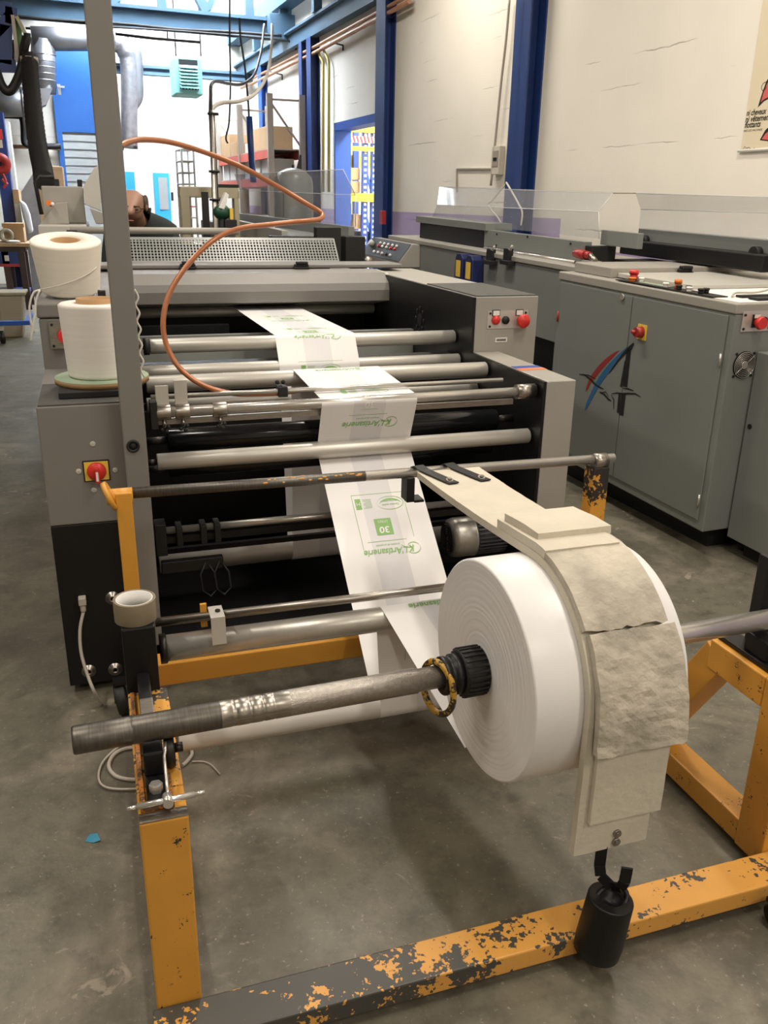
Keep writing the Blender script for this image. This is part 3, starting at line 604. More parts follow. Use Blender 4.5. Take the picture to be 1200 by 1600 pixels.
# ================================================================== BRAKE BELT
bt = empty('brake_belt', (0.94, 1.5, 0.87), 'thick cream foam brake belt draped over the film roll, patched with soiled layers', 'belt')
bp_ = []
R0 = RR+0.0015; cy, cz = 1.503, 0.63
hx, hz = 2.285, 0.823
L = math.hypot(hx-cy, hz-cz); al = math.atan2(hz-cz, hx-cy) + math.acos(R0/L)     # tangent point angle
n = 16
for i in range(n):
    t = i/n; tp = (cy+R0*math.cos(al), cz+R0*math.sin(al)); bp_.append((hx+(tp[0]-hx)*t, hz+(tp[1]-hz)*t - 0.006*math.sin(math.pi*t)))
a = al
while a < math.pi: bp_.append((cy+R0*math.cos(a), cz+R0*math.sin(a))); a += 0.055
z = cz
while z > 0.30: bp_.append((cy-R0-0.0, z)); z -= 0.02
bs = [0]
for p, q in zip(bp_, bp_[1:]): bs.append(bs[-1]+math.hypot(q[0]-p[0], q[1]-p[1]))
BL = bs[-1]
s_tan = math.hypot(hx-cy-R0*math.cos(al), hz-cz-R0*math.sin(al))
def bpt(s):
    i = 0
    while i < len(bs)-2 and bs[i+1] < s: i += 1
    t = (s-bs[i])/(bs[i+1]-bs[i]); y = bp_[i][0]+(bp_[i+1][0]-bp_[i][0])*t; z = bp_[i][1]+(bp_[i+1][1]-bp_[i][1])*t
    j = max(0, min(len(bs)-3, i)); ty, tz = bp_[j+1][0]-bp_[j][0], bp_[j+1][1]-bp_[j][1]; l = math.hypot(ty, tz); return y, z, tz/l, -ty/l  # outward normal
from mathutils import noise
def slab(name, m, s0, s1, xl, xr, t0, t1, rough=0.0, ns=None, nx=14, skew=0.0, lift=None, jag=0.0):
    ns = ns or max(4, int((s1-s0)/0.012)); top = []; bot = []; vs = []; fs = []
    for i in range(ns+1):
        for j in range(nx+1):
            f = j/nx; s = s0+(s1-s0)*i/ns + skew*(f-0.5)
            if jag and i in (0, ns): s += jag*noise.noise((f*9, i, 3.3))
            s = max(0, min(BL, s)); y, z, ny, nz = bpt(s); x = xl(s)+(xr(s)-xl(s))*f
            tt = t1 + rough*(noise.noise((x*22, s*22, 1.7))*0.7 + noise.noise((x*60, s*60, 5.1))*0.35)
            if lift: tt += lift(i/ns); b0 = t0 + lift(i/ns)
            else: b0 = t0
            vs.append((V((x, y-0.0+ny*tt*-1 if False else y+(-ny)*(-tt) if False else y+ny*tt, z+nz*tt)), V((x, y+ny*b0, z+nz*b0))))
    P_ = [v[0] for v in vs]+[v[1] for v in vs]; N_ = len(vs); w = nx+1
    for i in range(ns):
        for j in range(nx):
            q = (i*w+j, i*w+j+1, (i+1)*w+j+1, (i+1)*w+j); fs.append(q); fs.append(tuple(N_+k for k in q[::-1]))
        for j in (0, nx):
            q = (i*w+j, (i+1)*w+j, N_+(i+1)*w+j, N_+i*w+j); fs.append(q if j else q[::-1])
    for i in (0, ns):
        for j in range(nx): fs.append((i*w+j, i*w+j+1, N_+i*w+j+1, N_+i*w+j))
    b = MB(); b.add(P_, fs, 0, False); o = b.build(name, m, bt)
    return o
def lerp(s, a, b, s0, s1): t = max(0, min(1, (s-s0)/(s1-s0))); return a+(b-a)*t
bxl = lambda s: lerp(s, 0.872, 0.852, 0, s_tan); bxr = lambda s: lerp(s, 1.075, 1.03, 0, s_tan)
slab('strap', M['felt'], 0, BL, bxl, bxr, 0.0, 0.019, 0.0012)
sa = lambda deg: s_tan + (math.radians(deg)-(math.pi/2-al))*R0                   # arc position at an angle past the top of the roll
slab('foam_patch', M['felt'], s_tan-0.185, s_tan+0.05, lambda s: bxl(s)+0.002, lambda s: 1.035, 0.0195, 0.040, 0.001)
slab('foam_patch', M['felt'], s_tan-0.165, s_tan+0.0, lambda s: 0.868, lambda s: 1.05, 0.0405, 0.058, 0.001, lift=lambda t: -0.012*max(0, t-0.6))
slab('foam_layer', M['felt_dirty'], s_tan+0.0, sa(58), lambda s: 0.855, lambda s: lerp(s, 1.045, 1.045, s_tan, sa(58)), 0.0195, 0.036, 0.0035, jag=0.006)
slab('foam_layer', M['felt_dirty'], sa(59), sa(112), lambda s: 0.862, lambda s: lerp(s, 1.06, 1.075, sa(59), sa(112)), 0.0195, 0.037, 0.009, jag=0.005, lift=lambda t: 0.010*t*t)
slab('foam_layer', M['felt'], sa(110), BL-0.085, lambda s: 0.874, lambda s: 1.045, 0.0195, 0.032, 0.0012, skew=0.0)
for z_ in (0.325, 0.347): MB().cyl((0.952, cy-R0-0.0185, z_), (0.952, cy-R0-0.024, z_), 0.0095, n=14).cyl((0.952, cy-R0-0.024, z_), (0.952, cy-R0-0.026, z_), 0.005, n=8).build('bolt', M['steel'], bt)
# black clamp straps at the rod
for x_ in (0.885, 0.985):
    b = MB(); pts = [(2.345, 0.828), (2.338, 0.842), (2.32, 0.850), (2.285, 0.8465), (2.20, 0.8505), (2.12, 0.8545)]
    for (y0, z0), (y1, z1) in zip(pts, pts[1:]): b.bar((x_+0.02*(2.34-y0)/0.12, y0, z0), (x_+0.02*(2.34-y1)/0.12, y1, z1), 0.034, 0.004, (0, 0, 1))
    c_ = b.build('clamp_strap', M['black'], bt, bevel=0.001)
    MB().cyl((x_+0.033, 2.145, 0.855), (x_+0.033, 2.144, 0.859), 0.011, n=16).cyl((x_+0.033, 2.144, 0.859), (x_+0.033, 2.1437, 0.863), 0.006, n=10).build('strap_rivet', M['steel'], c_)
MB().box(0.843, 0.868, 2.29, 2.345, 0.745, 0.822).box(0.868, 0.900, 2.29, 2.345, 0.742, 0.75).build('clamp_bracket', M['black'], bt, bevel=0.002)
# hook plate under the belt and the hanging weight
wy = cy-R0-0.012
hk = MB(); hp = [(0.925, wy, 0.315), (0.925, wy, 0.262), (0.927, wy-0.006, 0.238), (0.940, wy-0.026, 0.226), (0.952, wy-0.044, 0.232), (0.956, wy-0.050, 0.252), (0.958, wy-0.050, 0.290)]
for p, q in zip(hp, hp[1:]): hk.bar(p, q, 0.024, 0.005, (0.5, 1, 0.01))
hk.build('hook', M['black'], bt, bevel=0.001)
wt = empty('brake_weight', (0.935, wy-0.035, 0.075), 'black cylindrical steel weight hooked to the end of the cream belt', 'weight')
wc = V((0.921, wy-0.032, 0.052)); wax = V((0.12, -0.02, 1)).normalized()
MB().lathe([(0.001, 0), (0.044, 0), (0.050, 0.006), (0.052, 0.03), (0.0495, 0.140), (0.0493, 0.1475), (0.0485, 0.1495), (0.047, 0.150), (0.0455, 0.150), (0.026, 0.150), (0.025, 0.1495), (0.022, 0.128), (0.001, 0.128)], wc, wax, 40).build('body', M['black'], wt)
e = MB(); cc = wc + wax*0.160
e.tube([cc + V((0.036*math.cos(t), 0.022*math.sin(t), -0.014+0.016*math.sin(t+0.6))) for t in [2*math.pi*i/28 for i in range(28)]], 0.0055, 10, closed=True)
e.build('eye_ring', M['black'], wt)
# ================================================================== CONVERTING MACHINE
mc = empty('bag_machine', (0.75, 3.9, 0), 'long grey and black converting machine with many idler rollers, in mid hall', 'machine')
YM, XI, XO = 2.726, 0.112, 1.534
# left housing: low front block, higher block behind
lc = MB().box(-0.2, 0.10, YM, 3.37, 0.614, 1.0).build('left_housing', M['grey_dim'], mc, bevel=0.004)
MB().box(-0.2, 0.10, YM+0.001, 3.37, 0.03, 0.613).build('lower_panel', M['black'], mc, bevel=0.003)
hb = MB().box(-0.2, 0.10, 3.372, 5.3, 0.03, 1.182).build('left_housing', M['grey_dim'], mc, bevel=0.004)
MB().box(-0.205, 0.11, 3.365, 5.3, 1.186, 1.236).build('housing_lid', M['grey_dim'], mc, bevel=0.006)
MB().box(-0.195, 0.095, YM+0.004, 3.06, 1.0005, 1.0045).build('top_mat', M['mat_dark'], mc)
k = MB().box(-0.168, -0.07, 3.359, 3.371, 1.075, 1.172) .build('button_plate', M['steel'], mc)
MB().cyl((-0.118, 3.359, 1.122), (-0.118, 3.32, 1.122), 0.026, 0.022, n=24).build('stop_button', M['red'], k)
for x_, z_ in ((-0.158, 1.162), (-0.158, 1.085)): MB().cyl((x_, 3.359, z_), (x_, 3.354, z_), 0.005, n=10).build('screw', M['black_matt'], k)
# main switch on the low block
p0 = at(151, 735, Y=YM); px, pz = p0.x, p0.z
sw = MB().box(px-0.040, px+0.040, YM-0.004, YM, pz-0.034, pz+0.034).build('main_switch', M['black_matt'], mc)
MB().box(px-0.036, px+0.036, YM-0.008, YM-0.004, pz-0.030, pz+0.030).build('switch_plate', M['label_yellow'], sw)
MB().lathe([(0.001, 0), (0.029, 0), (0.029, 0.006), (0.026, 0.014), (0.001, 0.014)], (px, YM-0.008, pz), (0, -1, 0), 32).build('switch_knob', M['red'], sw)
MB().box(px-0.006, px+0.008, YM-0.034, YM-0.020, pz-0.034, pz+0.010).cyl((px+0.001, YM-0.036, pz+0.010), (px+0.001, YM-0.020, pz+0.010), 0.007, n=12).build('switch_lever', M['red'], sw, bevel=0.002)
MB().box(px-0.003, px+0.004, YM-0.0355, YM-0.0342, pz-0.026, pz+0.006).build('lever_mark', M['white'], sw)
for (qx, qy) in ((123, 737), (180, 735), (147, 766), (145, 694)):
    q = at(qx, qy, Y=YM); MB().lathe([(0.001, 0), (0.010, 0), (0.007, 0.0012), (0.001, 0.0016)], (q.x, YM, q.z), (0, -1, 0), 9).build('filler_spot', M['grey_light'], mc)
for (qx, qy) in ((139, 1048), (176, 934), (180, 1045)):
    q = at(qx, qy, Y=YM); MB().lathe([(0.007, 0), (0.024, 0), (0.024, 0.004), (0.012, 0.005), (0.012, 0.012), (0.007, 0.012)], (q.x, YM, q.z), (0, -1, 0), 24, closed=True).build('washer', M['steel'], mc)
# tall post in front of the gap
ps = MB().box(0.043, 0.112, 2.655, 2.724, 0.0, 4.6).build('post', M['grey_dim'], mc, bevel=0.004)
q = at(208, 697, Y=2.655); MB().lathe([(0.012, 0), (0.020, 0), (0.020, 0.004), (0.017, 0.006), (0.012, 0.004)], (q.x, 2.655, q.z), (0, -1, 0), 28, closed=True).lathe([(0.001, 0), (0.0125, 0), (0.0125, 0.002), (0.001, 0.002)], (q.x, 2.655, q.z), (0, -1, 0), 24).build('grommet', M['black_matt'], ps)
# right housing
MB().box(XO, 1.654, YM, 3.384, 0.03, 1.0).build('right_housing', M['grey'], mc, bevel=0.004)
rh = MB().box(XO, 1.83, 3.388, 5.0, 0.03, 1.232).build('right_housing', M['grey'], mc, bevel=0.004)
MB().box(XO+0.004, 1.826, 3.394, 3.98, 1.2325, 1.2365).build('top_mat', M['mat_dark'], mc)
for (y0, y1, m_) in ((2.985, 3.03, 'stripe_blue'), (2.945, 2.985, 'stripe_orange')):
    MB().box(XO+0.003, 1.652, y0, y1, 1.0003, 1.0012).build('stripe', M[m_], mc)
sp_ = MB(); sp_.prism([(XO-0.012, YM+0.002, 0.03), (XO-0.012, YM+0.002, 0.998), (XO-0.012, 3.386, 0.998), (XO-0.012, 3.386, 1.23), (XO-0.012, 5.0, 1.23), (XO-0.012, 5.0, 0.03)], (0.0115, 0, 0))
sp_.build('side_plate', M['black'], mc)
sp_ = MB(); sp_.prism([(0.101, YM+0.002, 0.03), (0.101, YM+0.002, 0.998), (0.101, 3.386, 0.998), (0.101, 3.386, 1.18), (0.101, 5.0, 1.18), (0.101, 5.0, 0.03)], (0.0115, 0, 0))
sp_.build('side_plate', M['black'], mc)
b = MB()
for i in range(8):
    a = i*math.pi/4; b.cyl((XO-0.012, 4.02+0.055*math.cos(a), 1.06+0.055*math.sin(a)), (XO-0.017, 4.02+0.055*math.cos(a), 1.06+0.055*math.sin(a)), 0.009, n=10)
b.cyl((XO-0.012, 4.02, 1.06), (XO-0.016, 4.02, 1.06), 0.03, n=20); b.build('bearing_screws', M['black_matt'], mc)
# button panel on the step of the right housing
yb = 3.388
c0 = at(762, 486, Y=yb); c1 = at(823, 512, Y=yb)
bp0 = MB().box(c0.x, c1.x, yb-0.003, yb, c1.z, c0.z).build('button_panel', M['alu'], mc)
for xx in (c0.x+0.012, c1.x-0.012):
    for zz in (c0.z-0.010, c1.z+0.010): MB().cyl((xx, yb-0.003, zz), (xx, yb-0.006, zz), 0.005, n=10).build('screw', M['black_matt'], bp0)
q = at(774, 500, Y=yb); MB().lathe([(0.001, 0), (0.020, 0), (0.020, 0.005), (0.015, 0.008), (0.014, 0.014), (0.001, 0.014)], (q.x, yb-0.003, q.z), (0, -1, 0), 28).build('red_button', M['red'], bp0)
q2 = at(789, 500, Y=yb); MB().lathe([(0.001, 0), (0.017, 0), (0.017, 0.008), (0.001, 0.009)], (q2.x, yb-0.003, q2.z), (0, -1, 0), 28).build('blank_plug', M['black_matt'], bp0)
q3 = at(812, 500, Y=yb); MB().lathe([(0.001, 0), (0.016, 0), (0.016, 0.025), (0.028, 0.028), (0.030, 0.036), (0.026, 0.044), (0.001, 0.046)], (q3.x, yb-0.003, q3.z), (0, -1, 0), 32).build('emergency_stop', M['red'], bp0)
for qq in (q, at(811, 489, Y=yb)):
    zz = at(774, 489, Y=yb).z; f_ = MB().box(qq.x-0.018, qq.x+0.018, yb-0.006, yb-0.003, zz-0.013, zz+0.013).build('legend_holder', M['black_matt'], bp0)
    MB().box(qq.x-0.015, qq.x+0.015, yb-0.0075, yb-0.006, zz-0.010, zz+0.010).build('legend', M['white'], f_)
q = at(783, 531, Y=yb); nb = MB().box(q.x-0.028, q.x+0.028, yb-0.0015, yb, q.z-0.0095, q.z+0.0095)
for i in range(9): nb.box(q.x-0.022+i*0.005, q.x-0.0185+i*0.005, yb-0.002, yb-0.0015, q.z-0.005, q.z+0.005, 1)
nb.build('number_plate', [M['white'], M['black_matt']], mc)
# rollers between the side plates
def roller(name, x0, x1, y, z, r, m, lab=None, n=32, groove=True):
    o = MB().lathe([(0.001, 0), (r-0.003, 0), (r, 0.003), (r, (x1-x0)-0.003), (r-0.003, x1-x0), (0.001, x1-x0)], (x0, y, z), (1, 0, 0), n).build(name, m, mc, label=lab)
    for a0_, a1_ in ((XI, x0), (x1, XO-0.012)): MB().cyl((a0_, y, z), (a1_, y, z), r*0.35, n=12).build('axle', M['dark_metal'], o)
    return o
roller('idler_roller', 0.146, 1.515, 2.804, 0.779, 0.028, M['alu'])
roller('idler_roller', 0.192, 1.515, 3.566, 1.04, 0.030, M['alu'])
rr = MB().lathe([(0.001, 0), (0.034, 0), (0.034, 0.022), (0.001, 0.022)], (0.168, 3.566, 1.04), (1, 0, 0), 24).build('roller_cap', M['black_matt'], mc)
roller('idler_roller', 0.15, 1.515, 3.214, 0.957, 0.031, M['alu'])
roller('idler_roller', 0.15, 1.515, 3.5, 0.948, 0.028, M['alu'])
roller('idler_roller', 0.15, 1.515, 4.76, 1.03, 0.0285, M['alu'])
roller('idler_roller', 0.15, 1.515, 3.30, 0.86, 0.028, M['alu'])
roller('dancer_roller', 0.15, 1.515, 3.33, 0.2, 0.048, M['alu'])
roller('drive_roller', 0.195, 1.45, 2.96, 0.81, 0.040, M['roller_black'], 'glossy black drive roller')
roller('drive_roller', 0.195, 1.45, 2.99, 0.70, 0.034, M['roller_black'], 'glossy black drive roller')
# edge bar with its clamps
e = MB().cyl((0.16, 2.783, 0.95), (1.47, 2.783, 0.955), 0.0175, n=24).build('edge_bar', M['chrome'], mc)
MB().cyl((1.44, 2.783, 0.955), (1.515, 2.783, 0.955), 0.027, n=28).cyl((1.47, 2.783, 0.9551), (1.472, 2.783, 0.9551), 0.0275, n=28).build('bar_collar', M['steel'], e)
MB().cyl((1.495, 2.756, 0.958), (1.495, 2.755, 0.958), 0.004, n=10).build('collar_hole', M['black_matt'], e)
MB().cyl((0.145, 2.86, 0.985), (1.42, 2.86, 0.985), 0.0085, n=16).build('thin_rod', M['chrome'], e)
MB().box(0.16, 1.44, 2.80, 2.812, 0.905, 0.925).build('flat_strip', M['steel'], e)
for x_, w_, tall in ((0.155, 0.045, 0.03), (0.215, 0.045, 0.045), (0.335, 0.045, 0.0)):
    c_ = MB().cyl((x_, 2.783, 0.95), (x_+w_, 2.783, 0.95), 0.025, n=24)
    c_.cyl((x_+w_*0.5, 2.783, 0.93), (x_+w_*0.5, 2.765, 0.905), 0.006, n=10)
    cl = c_.build('bar_clamp', M['steel'], e, bevel=0.001)
    w_s = MB()
    for i in range(4):
        a = i*math.pi/2+0.4; w_s.ball((x_+w_*0.5+0.011*math.cos(a), 2.752, 0.905+0.011*math.sin(a)), (0.007, 0.006, 0.007), n=8, k=6)
    w_s.build('star_knob', M['black_matt'], cl)
    if tall: MB().box(x_+0.002, x_+w_-0.002, 2.795, 2.800, 0.955, 1.005+tall).build('guide_plate', M['alu'], cl, bevel=0.001)
MB().box(0.135, 0.158, 2.76, 2.81, 0.90, 0.99).build('bar_mount', M['black_matt'], e, bevel=0.002)
# clip holding the hose
q = at(440, 613, Y=2.85)
cl = MB().box(q.x-0.013, q.x+0.020, 2.838, 2.884, 0.967, 1.003).build('hose_clip', M['black_matt'], mc, bevel=0.003)
w_s = MB()
for i in range(3):
    a = i*2.1+0.5; w_s.ball((q.x-0.004+0.012*math.cos(a), 2.85, 1.012+0.012*math.sin(a)), (0.008, 0.007, 0.008), n=8, k=6)
w_s.build('clip_knob', M['black_matt'], cl)
# hood across the machine
def zY(py, Y, px=300): return at(px, py, Y=Y).z
hd = MB(); prof = [(4.50, zY(475, 4.5)), (4.50, zY(457, 4.5)), (4.515, zY(445, 4.515)), (4.60, zY(428, 4.60)), (4.80, zY(421, 4.80)), (4.80, 1.05)]
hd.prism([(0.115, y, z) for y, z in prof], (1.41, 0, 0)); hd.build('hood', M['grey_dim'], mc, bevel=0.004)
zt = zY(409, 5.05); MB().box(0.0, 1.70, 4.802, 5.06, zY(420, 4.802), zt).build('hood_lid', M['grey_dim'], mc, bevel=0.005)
MB().prism([(1.526, 4.502, zY(473, 4.5)), (1.526, 4.502, zY(458, 4.5)), (1.526, 4.60, zY(428, 4.6)), (1.526, 4.80, zY(422, 4.8)), (1.526, 4.80, 1.08)], (0.02, 0, 0)).build('hood_end', M['grey_light'], mc, bevel=0.003)
def handle_pull(x, y, z, par, s=1.0, T=None):
    b = MB(T); b.box(x-0.045*s, x+0.045*s, y-0.03*s, y, z, z+0.012*s).box(x-0.04*s, x+0.04*s, y-0.024*s, y, z+0.012*s, z+0.026*s).box(x-0.03*s, x+0.034*s, y-0.034*s, y, z+0.026*s, z+0.04*s)
    return b.build('catch_handle', M['black_matt'], par, bevel=0.004)
for px_ in (294, 472):
    q = at(px_, 420, Y=4.77); handle_pull(q.x, 4.80, q.z-0.002, mc)
# interior
MB().box(XI+0.002, XO-0.014, 3.72, 4.49, 0.86, 0.868).build('cross_plate', M['grey_light'], mc)
MB().box(XI+0.002, XO-0.014, 3.60, 3.66, 0.90, 0.96).build('cross_plate', M['black'], mc)
MB().box(XI+0.002, 0.62, 4.30, 4.34, 0.90, 1.02).build('nip_bar', M['roller_black'], mc)
MB().box(XI+0.002, XO-0.014, 4.10, 4.14, 0.88, 1.0).build('cross_plate', M['grey_panel'], mc)
MB().box(XI+0.002, XO-0.014, 4.95, 4.99, 0.05, 1.15).build('rear_plate', M['black'], mc)
MB().box(XI+0.002, XO-0.014, 3.45, 3.47, 0.55, 0.80).box(XI+0.002, XO-0.014, 3.78, 3.80, 0.10, 0.62).build('inner_plate', M['black'], mc)
MB().box(XI+0.002, XO-0.014, 2.80, 4.94, 0.03, 0.05).build('base_pan', M['black'], mc)
# lower cross bars with sensor brackets
MB().cyl((XI+0.002, 2.955, 0.476), (XO-0.014, 2.955, 0.476), 0.014, n=20).build('cross_bar', M['chrome'], mc)
MB().box(XI+0.002, XO-0.014, 2.93, 2.965, 0.435, 0.460).build('cross_bar', M['black'], mc)
MB().box(XI+0.002, XO-0.014, 3.05, 3.07, 0.345, 0.365).build('cross_bar', M['black'], mc)
MB().box(0.125, 0.165, 2.90, 2.97, 0.40, 0.52).build('bar_mount', M['black_matt'], mc, bevel=0.003)
MB().box(0.14, 0.36, 2.90, 2.93, 0.33, 0.375).build('sensor_rail', M['black_matt'], mc, bevel=0.003)
for x_ in (0.20, 0.285, 0.335):
    s_ = MB().box(x_, x_+0.022, 2.905, 2.98, 0.43, 0.50).build('sensor_clamp', M['black_matt'], mc, bevel=0.003)
    if x_ > 0.25:
        MB().tube([(x_+0.01, 2.90, 0.36), (x_-0.012, 2.885, 0.32), (x_-0.008, 2.875, 0.26), (x_+0.02, 2.875, 0.235), (x_+0.045, 2.878, 0.26), (x_+0.04, 2.888, 0.32), (x_+0.02, 2.90, 0.35)], 0.004, 8).build('sensor_lead', M['rubber'], s_)
M['motor_grey'] = mat('motor_grey_paint', '55565a', 0.45, 0.2, 0.05, 5)
# drive motor low on the right
mo = MB().lathe([(0.001, 0), (0.060, 0), (0.078, 0.012), (0.082, 0.03), (0.082, 0.095), (0.084, 0.096), (0.084, 0.104), (0.001, 0.104)], (1.275, 2.97, 0.322), (1, 0, 0), 40).build('motor_cowl', M['alu_worn'], mc)
g = MB()
for i in range(6): g.lathe([(0.012+i*0.01, 0), (0.016+i*0.01, 0), (0.016+i*0.01, 0.004), (0.012+i*0.01, 0.004)], (1.270, 2.97, 0.322), (1, 0, 0), 28, closed=True)
g.build('motor_grille', M['black_matt'], mo)
mb_ = MB().cyl((1.38, 2.97, 0.322), (1.515, 2.97, 0.322), 0.068, n=32)
for i in range(30):
    a = 2*math.pi*i/30; mb_.bar((1.385, 2.97+0.073*math.cos(a), 0.322+0.073*math.sin(a)), (1.51, 2.97+0.073*math.cos(a), 0.322+0.073*math.sin(a)), 0.004, 0.016, (0, math.cos(a), math.sin(a)))
mb_.build('motor_body', M['motor_grey'], mo)
# punched guard sheet behind the hood and the tube over it
gy0, gy1 = 5.10, 5.22; gz0, gz1 = zY(409, gy0), zY(373, gy1); gx0, gx1 = 0.12, 1.40
b = MB(); nxg, nzg = 70, 8
for i in range(nxg+1):
    x = gx0+(gx1-gx0)*i/nxg; b.bar((x, gy0, gz0), (x, gy1, gz1), 0.0075, 0.002, (0, -1, 0.4))
for j in range(nzg+1):
    t = j/nzg; b.bar((gx0, gy0+(gy1-gy0)*t, gz0+(gz1-gz0)*t), (gx1, gy0+(gy1-gy0)*t, gz0+(gz1-gz0)*t), 0.0022, 0.007 if 0 < j < nzg else 0.02, (0, gy1-gy0, gz1-gz0))
b.build('punched_guard', M['grey_panel'], mc)
MB().box(gx0, gx1, 5.30, 5.32, gz0-0.1, gz0+0.085).build('inner_plate', M['black'], mc)
MB().prism([(gx1, gy0-0.02, gz0-0.02), (gx1, gy1, gz1+0.005), (gx1, gy1+0.06, gz1+0.005), (gx1, gy1+0.06, gz0-0.02)], (0.006, 0, 0)).build('guard_end', M['grey'], mc)
yt = 5.5; z0_ = at(300, 361, Y=yt).z; MB().cyl((-0.1, yt, z0_), (at(372, 361, Y=yt).x, yt, z0_), 0.020, n=20).build('cross_tube', M['grey'], mc)
MB().box(-0.2, 1.55, 5.325, 5.62, 0.03, gz0-0.06).build('rear_body', M['grey_dim'], mc, bevel=0.005)
MB().box(1.36, 1.52, yt-0.03, yt+0.05, gz0-0.06, z0_+0.03).build('tube_mount', M['black_matt'], mc, bevel=0.004)
MB().box(-0.12, -0.06, yt-0.03, yt+0.03, gz0-0.06, z0_).build('tube_mount', M['black_matt'], mc, bevel=0.004)
# small pads left on the sloping front of the left housing: string and catch
q = at(152, 452, Y=3.5); MB().box(q.x-0.02, q.x+0.045, 3.40, 3.46, 1.2365, 1.247).box(q.x-0.0, q.x+0.028, 3.41, 3.45, 1.247, 1.275).build('catch', M['black_matt'], mc, bevel=0.003)
# ================================================================== THREAD SPOOLS ON THE LEFT HOUSING
MB().box(-0.135, 0.095, 2.80, 3.02, 1.005, 1.026).build('foam_block', M['black_matt'], label='flat black block under the round plywood board on the machine', cat='block', bevel=0.003)
bd = empty('round_board', (0.0, 2.965, 1.0265), 'round plywood board with pale green top under the white thread spool', 'board')
MB().lathe([(0.001, 0), (0.150, 0), (0.150, 0.016), (0.001, 0.016)], (0.0, 2.965, 1.0265), (0, 0, 1), 56).build('plywood_disc', M['plywood'], bd)
MB().lathe([(0.001, 0), (0.1495, 0), (0.1495, 0.0012), (0.001, 0.0012)], (0.0, 2.965, 1.0427), (0, 0, 1), 56).build('green_lining', M['green_top'], bd)
def spool(name, x, y, z, r0, r1, h, rc, m, lab, core_up=0.014):
    t = empty(name, (x, y, z), lab, 'thread spool', 'spools of white thread on the machine')
    k = 40; pf = [(rc+0.004, 0.0), (r0-0.008, 0.0), (r0, 0.006)]
    pf += [(r0+(r1-r0)*i/k + 0.00012*math.sin(i*2.1), 0.006+(h-0.012)*i/k) for i in range(1, k)]
    pf += [(r1, h-0.006), (r1-0.008, h), (rc+0.004, h)]
    MB().lathe(pf, (x, y, z), (0, 0, 1), 64, closed=True).build('thread', m, t)
    MB().lathe([(rc-0.006, 0), (rc+0.0035, 0), (rc+0.0035, h+core_up), (rc-0.006, h+core_up)], (x, y, z), (0, 0, 1), 48, closed=True).build('core', M['core'], t)
    return t
spool('thread_spool', 0.002, 2.975, 1.0441, 0.108, 0.118, 0.236, 0.058, M['thread'], 'tall white thread spool with brown core on the round plywood board')
t2 = spool('thread_spool', -0.085, 3.60, 1.2585, 0.108, 0.128, 0.195, 0.052, M['thread_cream'], 'wider cream white thread spool behind, on the higher machine housing', core_up=-0.004)
b = MB(); b.tube([(-0.085+0.1235*math.cos(a), 3.60+0.1235*math.sin(a), 1.284+0.085*(a+2.6)/2.0) for a in [-2.6+i*0.1 for i in range(21)]], 0.0022, 6); b.build('loose_thread', M['rope'], t2); t2.rotation_euler = (0.2, 0, 0)     # it leans towards the camera
def cord(name, pts, r, m, lab, cat, n=8, sub=4):
    P_ = [V(p) for p in pts]; out = []
    for i in range(len(P_)-1):
        a, b_, c, d = P_[max(0, i-1)], P_[i], P_[i+1], P_[min(len(P_)-1, i+2)]
        for k in range(sub):
            t = k/sub; out.append(0.5*((2*b_) + (c-a)*t + (2*a-5*b_+4*c-d)*t*t + (3*b_-a-3*c+d)*t**3))
    out.append(P_[-1]); b = MB(); b.tube(out, r, n)
    return b.build(name, m, label=lab, cat=cat)
Yc = 3.35
cd = MB()
def spline(pts, sub=4):
    P_ = [V(p) for p in pts]; out = []
    for i in range(len(P_)-1):
        a, b_, c, d = P_[max(0, i-1)], P_[i], P_[i+1], P_[min(len(P_)-1, i+2)]
        for k in range(sub):
            t = k/sub; out.append(0.5*((2*b_) + (c-a)*t + (2*a-5*b_+4*c-d)*t*t + (3*b_-a-3*c+d)*t**3))
    return out+[P_[-1]]
cd.tube(spline([at(*p, Y=3.36) for p in ((63, 453), (52, 458), (46, 480), (49, 505), (55, 520))]), 0.0035, 7)
cd.tube(spline([at(*p, Y=3.355) for p in ((62, 454), (56, 470), (55, 490), (51, 515), (48, 534))]), 0.0035, 7)
cd.build('loose_cord', M['rope'], label='loose white cord ends hanging beside the grey housing under the cream spool', cat='cord')
cord('wavy_cord', [at(210.5+ (4.5 if i % 2 else -0.5) + i*1.0, 452+i*12.5, Y=2.76) for i in range(12)], 0.003, M['rope'], 'wavy white cord hanging along the tall grey post', 'cord')
# ================================================================== HOSE, CABLES
hp = [(187, 229, 2.74), (200, 222, 2.80), (222, 218, 2.9), (265, 222, 3.0), (320, 238, 3.1), (380, 262, 3.15), (440, 295, 3.2), (480, 319, 3.2), (500, 331, 3.2), (504, 338, 3.18), (497, 343, 3.15), (470, 346, 3.1), (420, 351, 3.08), (370, 358, 3.05), (330, 378, 3.0), (290, 418, 2.97), (264, 460, 2.95), (255, 500, 2.93), (259, 535, 2.92), (275, 568, 2.90), (300, 592, 2.88), (330, 607, 2.87), (365, 615, 2.865), (400, 615.5, 2.865), (440, 614, 2.865), (465, 610, 2.868)]
hz_ = empty('air_hose', at(187, 229, Y=2.74), 'copper coloured air hose looping from the tall post down to the edge bar', 'hose')
b = MB(); b.tube(spline([at(x, y, Y=Y) for x, y, Y in hp], 5), 0.0088, 12); b.build('hose', M['hose'], hz_)
MB().cyl(at(465, 610, Y=2.868), at(478, 607, Y=2.87), 0.0055, n=12).build('nozzle', M['steel'], hz_)
MB().cyl(at(183, 231, Y=2.74), at(189, 228, Y=2.745), 0.013, n=14).build('fitting', M['black_matt'], hz_)
